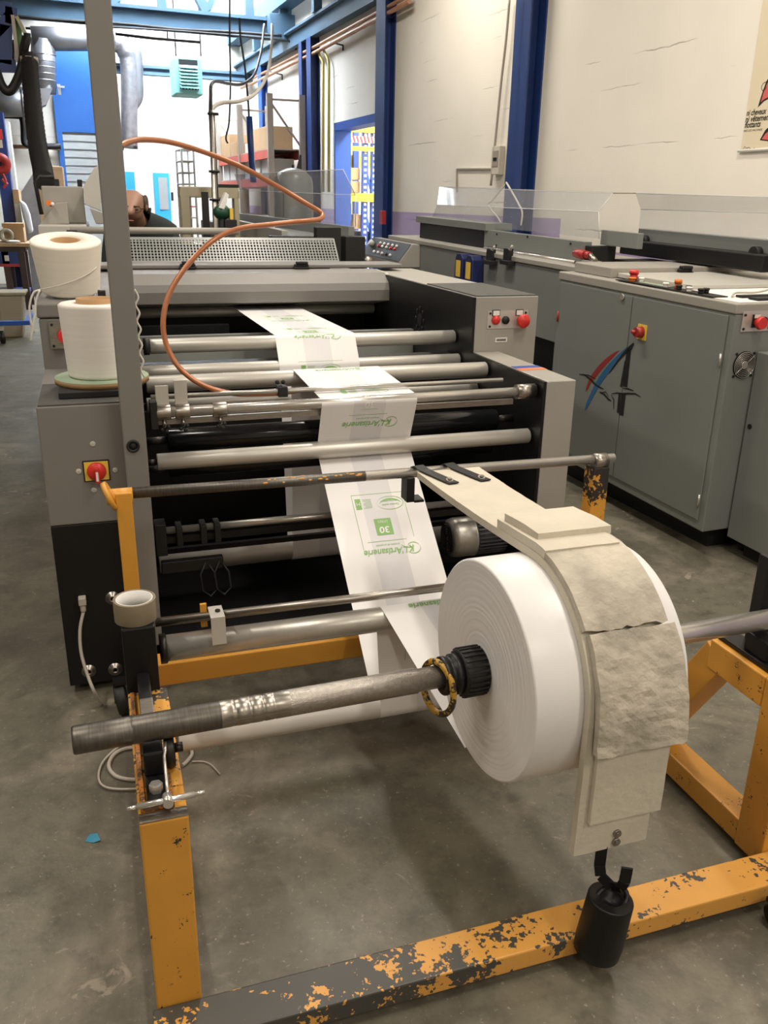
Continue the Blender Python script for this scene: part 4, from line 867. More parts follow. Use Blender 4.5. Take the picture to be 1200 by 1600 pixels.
pc = empty('power_cable', at(128, 950, Y=YM-0.01), 'grey power cable plugged into the black lower panel and trailing to the floor', 'cable')
q0 = at(129, 943, Y=YM-0.02)
MB().box(q0.x-0.012, q0.x+0.012, YM-0.03, YM-0.001, q0.z-0.005, q0.z+0.022).cyl((q0.x, YM-0.018, q0.z-0.03), (q0.x, YM-0.018, q0.z-0.004), 0.009, n=14).build('plug', M['cable_grey'], pc, bevel=0.003)
pts = [(q0.x, YM-0.018, q0.z-0.03)] + [tuple(at(*p, Y=y_)) for p, y_ in (((125, 985), 2.69), ((127, 1020), 2.66), ((137, 1055), 2.62), ((147, 1080), 2.585))] + [tuple(at(159, 1101, Z=0.006))]
b = MB(); b.tube(spline(pts, 6), 0.0055, 8); b.build('lead', M['cable_grey'], pc)
b = MB()
b.tube(spline([at(*p, Z=0.006) for p in ((262, 1180), (215, 1168), (183, 1175), (170, 1195), (180, 1212), (205, 1218), (230, 1216))], 6), 0.006, 8)
b.tube(spline([at(*p, Z=0.007) for p in ((255, 1175), (200, 1162), (165, 1185), (154, 1212), (165, 1230), (205, 1233), (232, 1228))], 6), 0.0035, 8)
b.tube(spline([at(*p, Z=0.006) for p in ((285, 1196), (292, 1190), (300, 1178), (296, 1165))], 6), 0.006, 8)
b.tube(spline([at(*p, Z=0.005) for p in ((300, 1190), (318, 1190), (330, 1195), (338, 1203), (344, 1210))], 6), 0.0022, 6)
b.build('cable_coil', M['cable_grey'], label='loose coil of grey cable on the floor under the yellow stand', cat='cable')
b = MB(); b.prism([at(133, 1315, Z=0.001), at(140, 1304, Z=0.001), at(152, 1302, Z=0.003), at(157, 1313, Z=0.004), at(146, 1317, Z=0.001)], (0, 0, 0.0008)); b.build('paper_scrap', M['blue_scrap'], label='small blue paper scrap lying on the concrete floor', cat='scrap')
M['navy'] = mat('navy_plastic', '1b2450', 0.35, 0, 0.05, 6)
# ================================================================== MACHINE ROW ALONG THE RIGHT WALL
def rw(): return MB(RW)
def rat(px, py, **k):
    u, v, z = atw(px, py, **k); return (u, v, z-0.0215*(v-3.02))
def ft(z): return z
cb = empty('control_cabinet', RW(3.4, 3.75, 0.0), 'large grey two door machine cabinet with painted red and blue emblem and rotary switch', 'cabinet')
U0 = 2.866
b = rw(); b.box(U0+0.004, 4.02, 3.022, 4.47, 0.12, 1.16); b.build('body', M['grey_panel'], cb, bevel=0.006)
rw().box(U0+0.12, 3.95, 3.10, 4.40, -0.03, 0.118).build('plinth', M['black_matt'], cb)
b = rw(); b.box(U0-0.002, 4.02, 3.018, 4.475, 1.161, 1.207); b.build('top_frame', M['grey'], cb, bevel=0.006)
rw().box(U0+0.03, 4.0, 3.04, 3.60, 1.2075, 1.2105).build('top_plate', M['white'], cb)
for k, (v0, v1) in enumerate(((3.06, 3.751), (3.757, 4.44))):
    d = rw().box(U0-0.004, U0+0.003, v0, v1, 0.17, 1.150).build('door', M['grey_panel'], cb, bevel=0.003)
    vh = 3.07 if k == 0 else 4.43
    for wz in (0.27, 0.95):
        rw().cyl((U0-0.008, vh-0.006 if k == 0 else vh+0.006, wz-0.03), (U0-0.008, vh-0.006 if k == 0 else vh+0.006, wz+0.03), 0.006, n=10).build('hinge', M['chrome'] if k == 0 else M['red_dark'], d)
    if k: q = rat(973, 464, u=U0-0.005); rw().cyl((U0-0.005, q[1], q[2]), (U0-0.014, q[1], q[2]), 0.017, n=20).build('door_lock', M['chrome'], d)
    else:
        q = rat(1003, 519, u=U0-0.005); s_ = rw().box(U0-0.010, U0-0.004, q[1]-0.038, q[1]+0.032, q[2]-0.038, q[2]+0.038).build('switch_plate', M['label_yellow'], d)
        rw().cyl((U0-0.010, q[1], q[2]), (U0-0.045, q[1], q[2]), 0.030, 0.024, n=28).cyl((U0-0.045, q[1], q[2]), (U0-0.052, q[1]+0.02, q[2]), 0.010, n=10).build('switch_knob', M['red_dark'], s_)
# painted emblem across both doors
def paint(pts, m, off=0.0055, par=None):
    b = MB(); P_ = [at(x, y, u=U0-off) for x, y in pts]
    c = sum(P_, V((0, 0, 0)))/len(P_); b.add(P_, [tuple(range(len(P_)))], 0); return b
def zz(s): return [(890+x*130/1200, 520+y*150/1385) for x, y in s]
red = zz([(720, 250), (640, 285), (540, 355), (440, 450), (350, 560), (285, 660), (245, 770), (228, 850), (262, 810), (310, 720), (390, 620), (470, 520), (560, 420), (640, 335)])
blu = zz([(830, 200), (740, 280), (640, 370), (540, 480), (450, 600), (375, 720), (300, 880), (245, 1000), (215, 1115), (255, 1080), (320, 960), (400, 810), (480, 690), (570, 570), (660, 450), (750, 330), (800, 275)])
def strip(name, pts, m, n_half):
    """fills between an upper and a lower run of the outline"""
    P_ = [at(x, y, u=U0-0.0056) for x, y in pts]; a = P_[:n_half]; c = P_[n_half:][::-1]; b = MB()
    k = max(len(a), len(c))*2
    def res(l):
        out = []
        for i in range(k+1):
            t = i/k*(len(l)-1); j = min(int(t), len(l)-2); out.append(l[j]+(l[j+1]-l[j])*(t-j))
        return out
    A_, C_ = res(a), res(c); b.add(A_+C_, [(i, i+1, k+2+i, k+1+i) for i in range(k)], 0)
    return b.build(name, m, cb)
strip('emblem_red', red, M['logo_red'], 8); strip('emblem_blue', blu, M['logo_blue'], 9)
def stroke(pts, w):
    P_ = [at(x, y, u=U0-0.0062) for x, y in zz(pts)]; b = MB(); n = len(P_); vs = []
    for i, p in enumerate(P_):
        t = (P_[min(n-1, i+1)]-P_[max(0, i-1)]).normalized(); s = MU.cross(t); ww = w[i] if isinstance(w, (list, tuple)) else w*math.sin(math.pi*(i+0.6)/(n+0.2))
        vs += [p-s*ww, p+s*ww]
    b.add(vs, [(2*i, 2*i+1, 2*i+3, 2*i+2) for i in range(n-1)], 0); return b.build('emblem_stroke', M['black_matt'], cb)
stroke([(925, 150), (880, 215), (800, 280), (700, 400), (600, 540), (560, 590)], [0.004, 0.014, 0.010, 0.006, 0.004, 0.001])
stroke([(855, 240), (800, 780)], [0.017, 0.017]); stroke([(800, 400), (742, 780)], [0.004, 0.010])
stroke([(778, 880), (742, 1190)], [0.018, 0.018]); stroke([(722, 880), (697, 1155)], [0.010, 0.010])
stroke([(135, 598), (210, 605), (290, 660), (370, 745), (440, 790), (490, 810)], 0.006)
stroke([(210, 605), (270, 610), (375, 665)], 0.003); stroke([(430, 850), (500, 890), (560, 960), (600, 980)], 0.006)
stroke([(600, 880), (680, 868), (760, 880), (850, 875), (950, 880), (1025, 925)], 0.005); stroke([(770, 800), (850, 810), (920, 835)], 0.004)
stroke([(600, 900), (635, 960), (635, 1100)], 0.004); stroke([(440, 870), (520, 850), (560, 920)], 0.003)
# end face of the cabinet: button panel and fan
def end(px, py, v=3.02): return rat(px, py, v=v)
qa = end(1161, 488); qb = end(1200, 515)
bpn = rw().box(qa[0], qa[0]+0.30, 3.016, 3.020, qb[2]-0.004, qa[2]+0.004).build('button_panel', M['alu'], cb)
for du, dz in ((0.012, -0.012), (0.012, 0.012)):
    zc = qa[2]-0.012 if dz > 0 else qb[2]+0.008; rw().cyl((qa[0]+du, 3.016, zc), (qa[0]+du, 3.012, zc), 0.006, n=10).build('screw', M['black_matt'], bpn)
q = end(1179, 503); rw().box(q[0]-0.02, q[0]+0.022, 3.010, 3.016, q[2]-0.024, q[2]+0.034).build('legend_holder', M['black_matt'], bpn)
rw().box(q[0]-0.014, q[0]+0.02, 3.0085, 3.010, q[2]+0.018, q[2]+0.034).build('legend', M['white'], bpn)
rw().cyl((q[0], 3.010, q[2]), (q[0], 2.985, q[2]), 0.016, n=20).cyl((q[0], 2.985, q[2]), (q[0], 2.968, q[2]), 0.030, 0.026, n=28).build('emergency_stop', M['red'], bpn)
q = end(1190, 501); rw().cyl((q[0]+0.008, 3.016, q[2]), (q[0]+0.008, 3.008, q[2]), 0.018, n=24).build('blank_plug', M['black_matt'], bpn)
q = end(1199, 503); rw().box(q[0]+0.004, q[0]+0.04, 3.008, 3.016, q[2]-0.03, q[2]+0.03).build('legend_holder', M['green_dark'], bpn)
q = end(1162, 570); fn = rw().cyl((q[0], 3.0205, q[2]), (q[0], 3.017, q[2]), 0.062, n=36).build('fan_recess', M['black_matt'], cb)
g = rw()
for i in range(6): g.lathe([(0.016+i*0.008, 0), (0.0185+i*0.008, 0), (0.0185+i*0.008, 0.004), (0.016+i*0.008, 0.004)], (q[0], 3.016, q[2]), (0, -1, 0), 32, closed=True)
g2 = rw(); 
for i in range(6):
    r_ = 0.018+i*0.008; g2.tube([(q[0]+r_*math.cos(t), 3.013, q[2]+r_*math.sin(t)) for t in [2*math.pi*j/32 for j in range(32)]], 0.0014, 5, closed=True)
for a in (0.7, 3.84): g2.tube([(q[0]+0.018*math.cos(a), 3.012, q[2]+0.018*math.sin(a)), (q[0]+0.064*math.cos(a), 3.012, q[2]+0.064*math.sin(a))], 0.0018, 5)
g2.cyl((q[0], 3.016, q[2]), (q[0], 3.011, q[2]), 0.018, n=20); g2.build('fan_guard', M['chrome'], fn)
for a in (0.785, 2.356, 3.927, 5.498): rw().cyl((q[0]+0.072*math.cos(a), 3.0205, q[2]+0.072*math.sin(a)), (q[0]+0.072*math.cos(a), 3.016, q[2]+0.072*math.sin(a)), 0.006, n=10).build('screw', M['black_matt'], cb)
# deck on top: raised hood, catches, operator panel
rw().box(2.945, 4.4, 4.08, 4.44, 1.208, 1.262).build('hood', M['grey'], cb, bevel=0.005)
b = rw(); b.prism([(2.99, 4.078, 1.2115), (2.99, 4.078, 1.235), (3.02, 3.50, 1.232), (3.02, 3.50, 1.2115)], (1.35, 0, 0)); b.build('hood', M['grey_light'], cb, bevel=0.003)
for px_ in (1067, 1186):
    q = rat(px_, 424, v=4.078); b = MB(RW); handle_pull(q[0], 4.076, q[2]-0.012, cb, 1.1, RW)
pn = rw().box(2.885, 2.975, 3.20, 3.95, 1.2115, 1.216).build('operator_panel', M['black_matt'], cb)
rw().box(2.915, 2.97, 3.58, 3.80, 1.2162, 1.218).build('display', mat('grey_green_display', '8f9a86', 0.3, 0, 0.1, 20), pn)
def knob(u, v, r, h, m, nm='push_button'):
    rw().cyl((u, v, 1.216), (u, v, 1.216+h*0.6), r*0.8, n=16).cyl((u, v, 1.216+h*0.6), (u, v, 1.216+h), r, r*0.9, n=18).build(nm, m, pn)
q = rat(1013, 434, Z=1.25); knob(2.965, 3.90, 0.026, 0.052, M['red'], 'emergency_stop')
knob(2.905, 3.83, 0.022, 0.022, M['orange']); knob(2.930, 3.50, 0.020, 0.045, M['orange'])
for (u_, v_, m_) in ((2.905, 3.56, 'white'), (2.93, 3.42, 'black_matt'), (2.905, 3.46, 'black_matt'), (2.90, 3.38, 'white'), (2.95, 3.32, 'black_matt'), (2.91, 3.31, 'black_matt'), (2.94, 3.80, 'white')): knob(u_, v_, 0.016, 0.024, M[m_])
rw().box(3.02, 4.0, 3.06, 3.12, 1.212, 1.222).box(3.02, 4.0, 3.16, 3.20, 1.212, 1.222).build('slide_rail', M['black_matt'], cb)
b = MB(); b.tube(spline([RW(2.98, 3.18, 1.216), RW(3.06, 3.24, 1.225), RW(3.2, 3.26, 1.222), RW(3.28, 3.22, 1.25), RW(3.4, 3.2, 1.30)], 5), 0.005, 8); b.build('lead', M['cable_grey'], cb)
# lower cabinet nearest the camera
lc_ = empty('side_cabinet', RW(3.5, 2.4, 0.0), 'low dark grey cabinet in front of the two door cabinet, cut by the frame edge', 'cabinet')
rw().box(3.018, 4.02, 1.6, 3.012, 0.085, 0.992).build('body', M['grey_panel'], lc_, bevel=0.005)
rw().box(3.08, 3.98, 1.7, 2.95, -0.01, 0.084).build('plinth', M['black_matt'], lc_)
q = rat(1168, 665, u=3.018); rw().cyl((3.018, min(2.98, q[1]), q[2]), (3.013, min(2.98, q[1]), q[2]), 0.012, n=14).build('screw', M['black_matt'], lc_)
# long guarded unit behind
lu = empty('side_machine', RW(3.5, 6.0, 0.0), 'long grey production unit with clear acrylic guards along the right wall', 'machine')
rw().box(3.10, 4.0, 4.48, 7.75, 0.72, 1.18).build('body', M['grey_panel'], lu, bevel=0.005)
rw().box(3.20, 3.95, 4.50, 7.70, -0.08, 0.719).build('lower_body', M['black'], lu)
rw().box(3.085, 4.0, 4.48, 7.78, 1.181, 1.215).build('top_lip', M['grey'], lu, bevel=0.005)
b = rw(); b.prism([(3.099, 7.05, 1.18), (3.02, 7.05, 1.18), (2.90, 7.05, 1.03), (2.90, 7.05, 0.99), (3.099, 7.05, 0.99)], (0, 0.95, 0)); cdk = b.build('control_desk', M['grey'], lu, bevel=0.004)
b = rw(); n_ = V((-0.15, 0, 0.12)).normalized(); b.prism([(3.018+n_.x*.003, 7.06, 1.178+n_.z*.003), (2.903+n_.x*.003, 7.06, 1.034+n_.z*.003), (2.903+n_.x*.003, 7.99, 1.034+n_.z*.003), (3.018+n_.x*.003, 7.99, 1.178+n_.z*.003)], (n_.x*.003, 0, n_.z*.003)); pl_ = b.build('button_field', M['black_matt'], cdk)
for i in range(5):
    for (t, cols) in ((0.25, ('white', 'white', 'white', 'white', 'white')), (0.42, ('red', 'red', 'white', 'white', 'red')), (0.78, ('white', 'black_matt', 'white', 'white', 'white'))):
        u_, w_ = 3.018-0.115*t, 1.178-0.144*t; v_ = 7.30+0.10*i; p = V((u_, v_, w_))
        rw().cyl(p+n_*0.006, p+n_*0.022, 0.012, n=10).build('button', M[cols[i]], pl_)
rw().cyl(V((2.97, 7.86, 1.12))+n_*0.006, V((2.97, 7.86, 1.12))+n_*0.05, 0.028, n=14).build('dial', M['grey_light'], pl_)
rw().box(3.24, 3.42, 6.16, 7.40, 1.2155, 1.345).build('dark_cover', M['black'], lu, bevel=0.004)
rw().box(3.22, 3.45, 6.10, 7.45, 1.346, 1.40).build('frame_bar', M['grey_panel'], lu, bevel=0.003)
rw().box(3.24, 3.30, 4.80, 6.155, 1.232, 1.352).build('front_plate', M['grey_panel'], lu, bevel=0.003)
for (v_, w_) in ((5.95, 1.33), (5.95, 1.25), (4.95, 1.33), (5.5, 1.34)): rw().cyl((3.24, v_, w_), (3.235, v_, w_), 0.008, n=10).build('screw', M['black_matt'], lu)
rw().cyl((3.22, 4.85, 1.222), (3.22, 6.1, 1.222), 0.011, n=14).build('slide_rod', M['chrome'], lu)
rw().box(3.25, 3.43, 4.72, 4.80, 1.2155, 1.33).build('end_block', M['black_matt'], lu, bevel=0.004)
q = rat(908, 397, u=3.2); vv = rw().cyl((3.2, q[1]-0.05, q[2]), (3.2, q[1]+0.06, q[2]), 0.028, n=8).cyl((3.2, q[1]-0.1, q[2]), (3.2, q[1]-0.05, q[2]), 0.022, n=12).build('red_coupling', M['red_dark'], lu)
rw().cyl((3.2, q[1]-0.16, q[2]-0.03), (3.2, q[1]-0.1, q[2]), 0.018, n=12).build('elbow', M['steel'], vv)
rw().box(3.16, 3.24, q[1]-0.17, q[1]-0.07, 1.2155, q[2]-0.03).build('bracket', M['grey'], lu)
for px_ in (768, 795):
    q = rat(px_, 402, u=3.08); c_ = rw().box(3.05, 3.098, q[1]-0.03, q[1]+0.03, q[2]-0.03, q[2]+0.06).box(3.04, 3.09, q[1]-0.07, q[1]+0.06, q[2]-0.05, q[2]-0.02).build('valve_block', M['black_matt'], lu, bevel=0.003)
    rw().tube([(3.06, q[1]-0.02, q[2]+0.055), (3.05, q[1]-0.07, q[2]+0.055), (3.05, q[1]-0.09, q[2]+0.085)], 0.008, 8).build('lever', M['chrome'], c_)
# rear support of the near guard with dark roller
rw().box(3.72, 3.80, 3.5, 4.9, 1.27, 1.43).build('back_plate', M['grey_panel'], lu, bevel=0.003)
rw().box(3.60, 3.715, 3.66, 4.92, 1.27, 1.36).build('dark_roller_cover', M['black'], lu, bevel=0.008)
for v_ in (3.80, 4.78): rw().cyl((3.66, v_, 1.36), (3.70, v_, 1.36), 0.035, n=20).build('roller_end', M['black_matt'], lu)
rw().box(3.36, 3.40, 4.42, 4.80, 1.335, 1.425).build('front_plate', M['grey_panel'], lu, bevel=0.003)
rw().box(3.42, 3.70, 4.49, 4.71, 1.2155, 1.255).build('inner_bed', M['black_matt'], lu)
# clear guards: a lower upright sheet and an upper sheet leaning in
def guard(name, u0, u1, pts, par, th=0.004):
    """pts: (bottom far, bottom near, crease far, crease near, top far, top near) in pixels"""
    P_ = [at(*pts[0], u=u0), at(*pts[1], u=u0), at(*pts[2], u=u0), at(*pts[3], u=u0), at(*pts[4], u=u1), at(*pts[5], u=u1)]
    b = MB(); n = MU*th
    for (a, c, d, e) in ((0, 1, 3, 2), (2, 3, 5, 4)): b.prism([P_[a], P_[c], P_[d], P_[e]], n)
    o = b.build(name, M['clear'], par, fix=True)
    rim = MB()
    for i, j in ((2, 3), (4, 5), (1, 3), (3, 5)): rim.tube([P_[i]+n*0.5, P_[j]+n*0.5], 0.0028, 6)
    rim.build('sheet_edge', M['edge'], o)
    return P_
M['edge'] = mat('acrylic_edge', 'c9cbc8', 0.3, 0, 0.03, 5)
M['edge_dark'] = mat('dark_acrylic_edge', '6d6a66', 0.3, 0, 0.03, 5)
g1 = guard('clear_guard', 3.30, 3.42, [(673, 345), (936, 373), (683, 320), (935, 331), (687, 292), (957, 302)], lu)
g2_ = guard('clear_guard', 3.70, 3.60, [(998, 357), (1215, 378), (1001, 327), (1216, 333), (993, 302), (1206, 308)], lu)
b = MB(); b.prism([g1[4], g1[5], g1[5]+MU*0.32, g1[4]+MU*0.32], UP*0.004); b.build('clear_guard', M['clear'], lu)
b = MB(); t1 = at(957, 302, u=3.42); t2 = at(993, 302, u=3.60); b.tube([t1, t2], 0.003, 6); b.build('sheet_edge', M['edge_dark'], lu)
# far guarded unit beyond the main machine
fu = empty('feed_unit', RW(2.3, 7.5, 0.0), 'grey feed unit with clear folded guard beyond the punched sheet', 'machine')
guard('clear_guard', 2.05, 1.97, [(375, 334), (555, 354), (374, 297), (555, 305), (366, 272), (536, 265)], fu)
b = MB(); b.tube([at(430, 267, u=1.97), at(443, 300, u=2.05), at(443, 340, u=2.05)], 0.004, 6); b.build('sheet_seam', M['edge_dark'], fu)
def fz(v): return 1.40 - 0.0165*(v-5.78)
b = rw(); b.prism([(1.64, 5.80, 0.3), (1.64, 9.45, 0.3), (1.64, 9.45, 1.26), (1.64, 5.80, 1.31)], (0.36, 0, 0)); b.build('body', M['grey_panel'], fu, bevel=0.004)
b = rw(); b.prism([(2.00, 5.78, 1.20), (2.00, 9.45, 1.15), (2.00, 9.45, 1.335), (2.00, 5.78, 1.385)], (0.045, 0, 0)); b.build('side_rail', M['grey_panel'], fu, bevel=0.003)
rw().box(1.44, 2.04, 5.70, 5.775, 0.9, 1.325).build('dark_front', M['black'], fu, bevel=0.004)
rw().box(1.59, 1.635, 6.0, 7.9, 1.17, 1.345).build('side_plate', M['grey'], fu, bevel=0.003)
rw().box(1.92, 2.06, 5.60, 5.695, 1.02, 1.33).build('end_block', M['black_matt'], fu, bevel=0.004)
rw().box(1.68, 2.0, 5.9, 9.3, -0.1, 0.299).build('plinth', M['black'], fu)
b = rw(); b.lathe([(0.001, 0), (0.03, 0), (0.03, 0.05), (0.001, 0.05)], (2.05, 5.55, 1.18), (0, -1, 0), 16); b.build('shaft_end', M['steel'], fu)
# blue tool box hung on the long unit
q = rat(731, 421, u=3.04)
tb = empty('blue_dispenser', RW(3.04, q[1], q[2]-0.12), 'dark blue twin dispenser with yellow labels hung on the grey unit', 'dispenser')
for i, dv in enumerate((0.085, -0.085)):
    b = rw(); b.prism([(3.00, q[1]+dv-0.075, q[2]-0.13), (3.00, q[1]+dv+0.075, q[2]-0.13), (3.00, q[1]+dv+0.06, q[2]+0.08), (3.00, q[1]+dv+0.03, q[2]+0.11), (3.00, q[1]+dv-0.03, q[2]+0.11), (3.00, q[1]+dv-0.06, q[2]+0.08)], (0.095, 0, 0))
    c_ = b.build('holder', M['navy'], tb, bevel=0.008)
    rw().box(2.996, 2.9995, q[1]+dv-0.035, q[1]+dv+0.035, q[2]-0.06, q[2]+0.06).build('label_window', M['label_yellow'], c_)
# ------------------------------------------------------------------ things on the right wall
# poster: paper hung from the wall, continuing past the frame
pu = UW-0.012
pa = atw(1157, 238, u=pu); 
po = empty('safety_poster', W(pu, pa[1]-0.28, pa[2]), 'cream safety poster with red cartoon shapes and French warning about loose clothes', 'poster')
z0p = pa[2]; v0p = pa[1]; 
b = MB(W); b.box(pu, pu+0.003, v0p-0.62, v0p, z0p+0.012, z0p+0.86); b.build('sheet', M['poster'], po)
b = MB(W); b.cyl((pu-0.002, v0p+0.02, z0p+0.008), (pu-0.002, v0p-0.62, z0p+0.008), 0.009, n=12); b.build('hanging_rod', M['white'], po)
tx = MB(); XD = -MV; ZD = UP
def ptext(t, px, py, size, bold=0.0, w=None):
    o = at(px, py, u=pu-0.0008); put_text(tx, t, size, o, XD, ZD, 0, 'L', 0.2, bold, w)
hgt = (at(1165, 170, u=pu)-at(1165, 181, u=pu)).length
ptext('ni cheveux', 1166, 181, hgt*1.15, 0.0012, (at(1166, 181, u=pu)-at(1197, 178, u=pu)).length)
ptext('ni v\u00eatements', 1164, 191, hgt*1.15, 0.0012, (at(1164, 191, u=pu)-at(1207, 187, u=pu)).length)
ptext('flottants', 1163, 200, hgt*1.15, 0.0012, (at(1163, 200, u=pu)-at(1188, 198, u=pu)).length)
ptext('PR\u00c8S DES MACHINES', 1161.5, 206.5, hgt*0.42, 0.0, (at(1162, 207, u=pu)-at(1191, 206, u=pu)).length)
tx.build('lettering', M['black_matt'], po, fix=False)
def pshape(nm, pts, m, off, half):
    P_ = [at(x, y, u=pu-off) for x, y in pts]; b = MB(); b.add(P_, [tuple(range(len(P_)))], 0); b.build(nm, m, po, fix=False)
pshape('red_shape_outline', [(1184, 168), (1187.5, 156), (1192, 142), (1197, 128), (1206, 112), (1222, 120), (1222, 148), (1204, 153), (1194, 158)], M['black_matt'], 0.0010, 4)
pshape('red_shape', [(1188.5, 160), (1193, 145), (1199, 130), (1207, 116), (1220, 123), (1220, 144), (1203, 150.5), (1194, 155)], M['poster_red'], 0.0016, 4)
pshape('red_shape_outline', [(1187, 219), (1192, 210), (1196, 203), (1204, 196), (1222, 194), (1222, 218), (1199, 220.5)], M['black_matt'], 0.0010, 4)
pshape('red_shape', [(1190, 217.5), (1196, 209), (1205, 201), (1220, 198), (1220, 215), (1199, 218.5)], M['poster_red'], 0.0016, 4)
b = MB(); b.tube(spline([at(x, y, u=pu-0.0015) for x, y in ((1199, 128), (1194, 129), (1190, 135), (1191, 141), (1195, 140), (1198, 136))], 3), 0.0014, 5); b.tube(spline([at(x, y, u=pu-0.0015) for x, y in ((1161, 233), (1164, 229), (1166, 232), (1170, 230), (1174, 233), (1179, 231))], 3), 0.0009, 5); b.build('drawn_lines', M['dark_metal'], po)
# socket box, conduit and cables beside the column
uw = UW-0.001
s0 = atw(783, 250, u=uw)
sb = empty('socket_box', W(UW, s0[1], s0[2]-0.12), 'pale electrical socket box on the wall left of the big blue column', 'socket')
MB(W).box(UW-0.06, UW-0.001, s0[1]-0.07, s0[1]+0.09, s0[2]-0.13, s0[2]+0.12).build('box', M['conduit'], sb, bevel=0.006)
MB(W).box(UW-0.065, UW-0.061, s0[1]-0.05, s0[1]+0.06, s0[2]-0.06, s0[2]+0.08).build('cover', M['rack_grey'], sb, bevel=0.002)
MB(W).box(UW-0.068, UW-0.066, s0[1]-0.03, s0[1]+0.04, s0[2]-0.01, s0[2]+0.02).build('label_strip', M['black_matt'], sb)
def wallpipe(nm, pts, r, m, lab, cat, off=0.03, sm=False, group=None):
    P_ = [at(x, y, u=UW-off) if not isinstance(x, V) else x for x, y in pts]; b = MB(); b.tube(spline(P_, 5) if sm else P_, r, 8); return b.build(nm, M[m], label=lab, cat=cat, group=group)
wallpipe('conduit', [(714, 300), (714, 263), (777, 263)], 0.011, 'conduit', 'thin pale conduit running to the socket box on the white wall', 'conduit', 0.013)
wallpipe('wall_cable', [(796, 0), (791, 60), (783, 130), (776, 200), (767, 290)], 0.012, 'rack_grey', 'long grey cable hanging down the white wall beside the big blue column', 'cable', 0.05, True)
wallpipe('wall_conduit', [(809, 0), (802, 120), (796, 200), (790, 290)], 0.014, 'cable_grey', 'thin pipe clipped along the left flank of the big blue column', 'pipe', 0.03)
wallpipe('white_cable', [(790, 288), (770, 312), (763, 319), (769, 330), (778, 340), (784, 352)], 0.008, 'rope', 'loose white cable loop behind the clear guard left of the column', 'cable', 0.06, True)
wallpipe('white_cable', [(791, 285), (800, 300), (810, 318), (816, 332), (814, 352)], 0.008, 'rope', 'white cable hanging in front of the column behind the clear guard', 'cable', 0.20, True)
q = atw(601, 340, u=UW-0.15); ab = MB(W).box(UW-0.2, UW-0.15, q[1]-0.05, q[1]+0.05, q[2]-0.08, q[2]+0.08); ab.build('alarm_button', M['red_dark'], label='small red call point on the column beside the doorway', cat='alarm button', bevel=0.006)
# pipes along and down the wall
b_ = [('copper_pipe', ((W(UW-0.10, 18.3, 3.745), 0), (404, 118), (500, 69), (600, 14), (640, -8)), 0.022, 'copper', 'upper copper pipe running under the blue grey wall rail', 0.10),
      ('copper_pipe', ((W(UW-0.10, 18.3, 3.665), 0), (404, 126), (500, 78), (600, 24), (640, 2)), 0.026, 'copper', 'lower copper pipe of the pair under the wall rail', 0.10)]
for nm, pts, r, m, lab, off in b_: wallpipe(nm, pts, r, m, lab, 'pipe', off, group='copper pipes under the wall rail')
wallpipe('gas_pipe', [(497, 82), (505, 98), (505, 300)], 0.02, 'pipe_yellow', 'left one of the two yellow gas pipes on the wall', 'pipe', 0.06, group='yellow gas pipes')
wallpipe('gas_pipe', [(505, 77), (514, 96), (514, 300)], 0.02, 'pipe_yellow', 'right one of the two yellow gas pipes, nearer the doorway', 'pipe', 0.06, group='yellow gas pipes')
for (x, y) in ((536, 71), (441, 117)):
    b = MB(); b.tube([at(x-19, y-5, u=UW-0.12), at(x, y, u=UW-0.02), at(x, y+8, u=UW-0.02)], 0.012, 6); b.build('pipe_bracket', M['dark_metal'], label='small dark pipe bracket under the rail %s' % ('near the yellow pipes' if x > 500 else 'above the pallet rack'), cat='bracket')
b = MB(W); q = atw(445, 45, v=14.85); b.box(q[0]-0.28, min(q[0]+0.25, UW-0.01), 14.7, 14.88, q[2]-0.18, q[2]+0.18); b.build('junction_box', M['blue_grey'], label='blue grey box at the wall end of the roof truss', cat='box', bevel=0.01)
# ================================================================== FAR PART OF THE HALL
VW = VF-0.02
# doors on the far wall
def fdoor(n, px0, py0, px1, py1, m, lab, louvre=None, win=None):
    a = atw(px0, py0, v=VW); c = atw(px1, py1, v=VW); z1 = a[2]
    b = MB(W); b.box(a[0], c[0], VF-0.05, VF-0.001, 0.0, z1); d = b.build('door_%d' % n, M[m], kind='structure', label=lab, cat='door')
    if louvre:
        e = atw(louvre[0], louvre[1], v=VF-0.06); f = atw(louvre[2], louvre[3], v=VF-0.06); g = MB(W); k = 16
        for i in range(k): zc = f[2]+(e[2]-f[2])*(i+0.5)/k; g.box(e[0], f[0], VF-0.062, VF-0.052, zc-0.024, zc+0.016)
        g.build('louvre', M['louvre'], d)
    return d
d = fdoor(2, 239, 270, 273, 420, 'cyan_door', 'light blue far door with grey louvre panel', (247, 277, 264, 327))
q = atw(269, 307, v=VF-0.06); MB(W).box(q[0]-0.02, q[0]+0.02, VF-0.10, VF-0.052, q[2]-0.08, q[2]+0.08).build('door_handle', M['black_matt'], d)
MB(W).cyl((atw(262, 63, v=15.06)[0], 15.06, atw(262, 63, v=15.06)[2]), (atw(262, 63, v=15.06)[0], 15.06, 4.03), 0.012, n=8).build('trim_22', M['dark_metal'], kind='structure', label='short rod holding the dark pipe under the truss', cat='hanger')
fdoor(3, 185, 268, 221, 420, 'cyan_door', 'light blue far door behind the man in black')
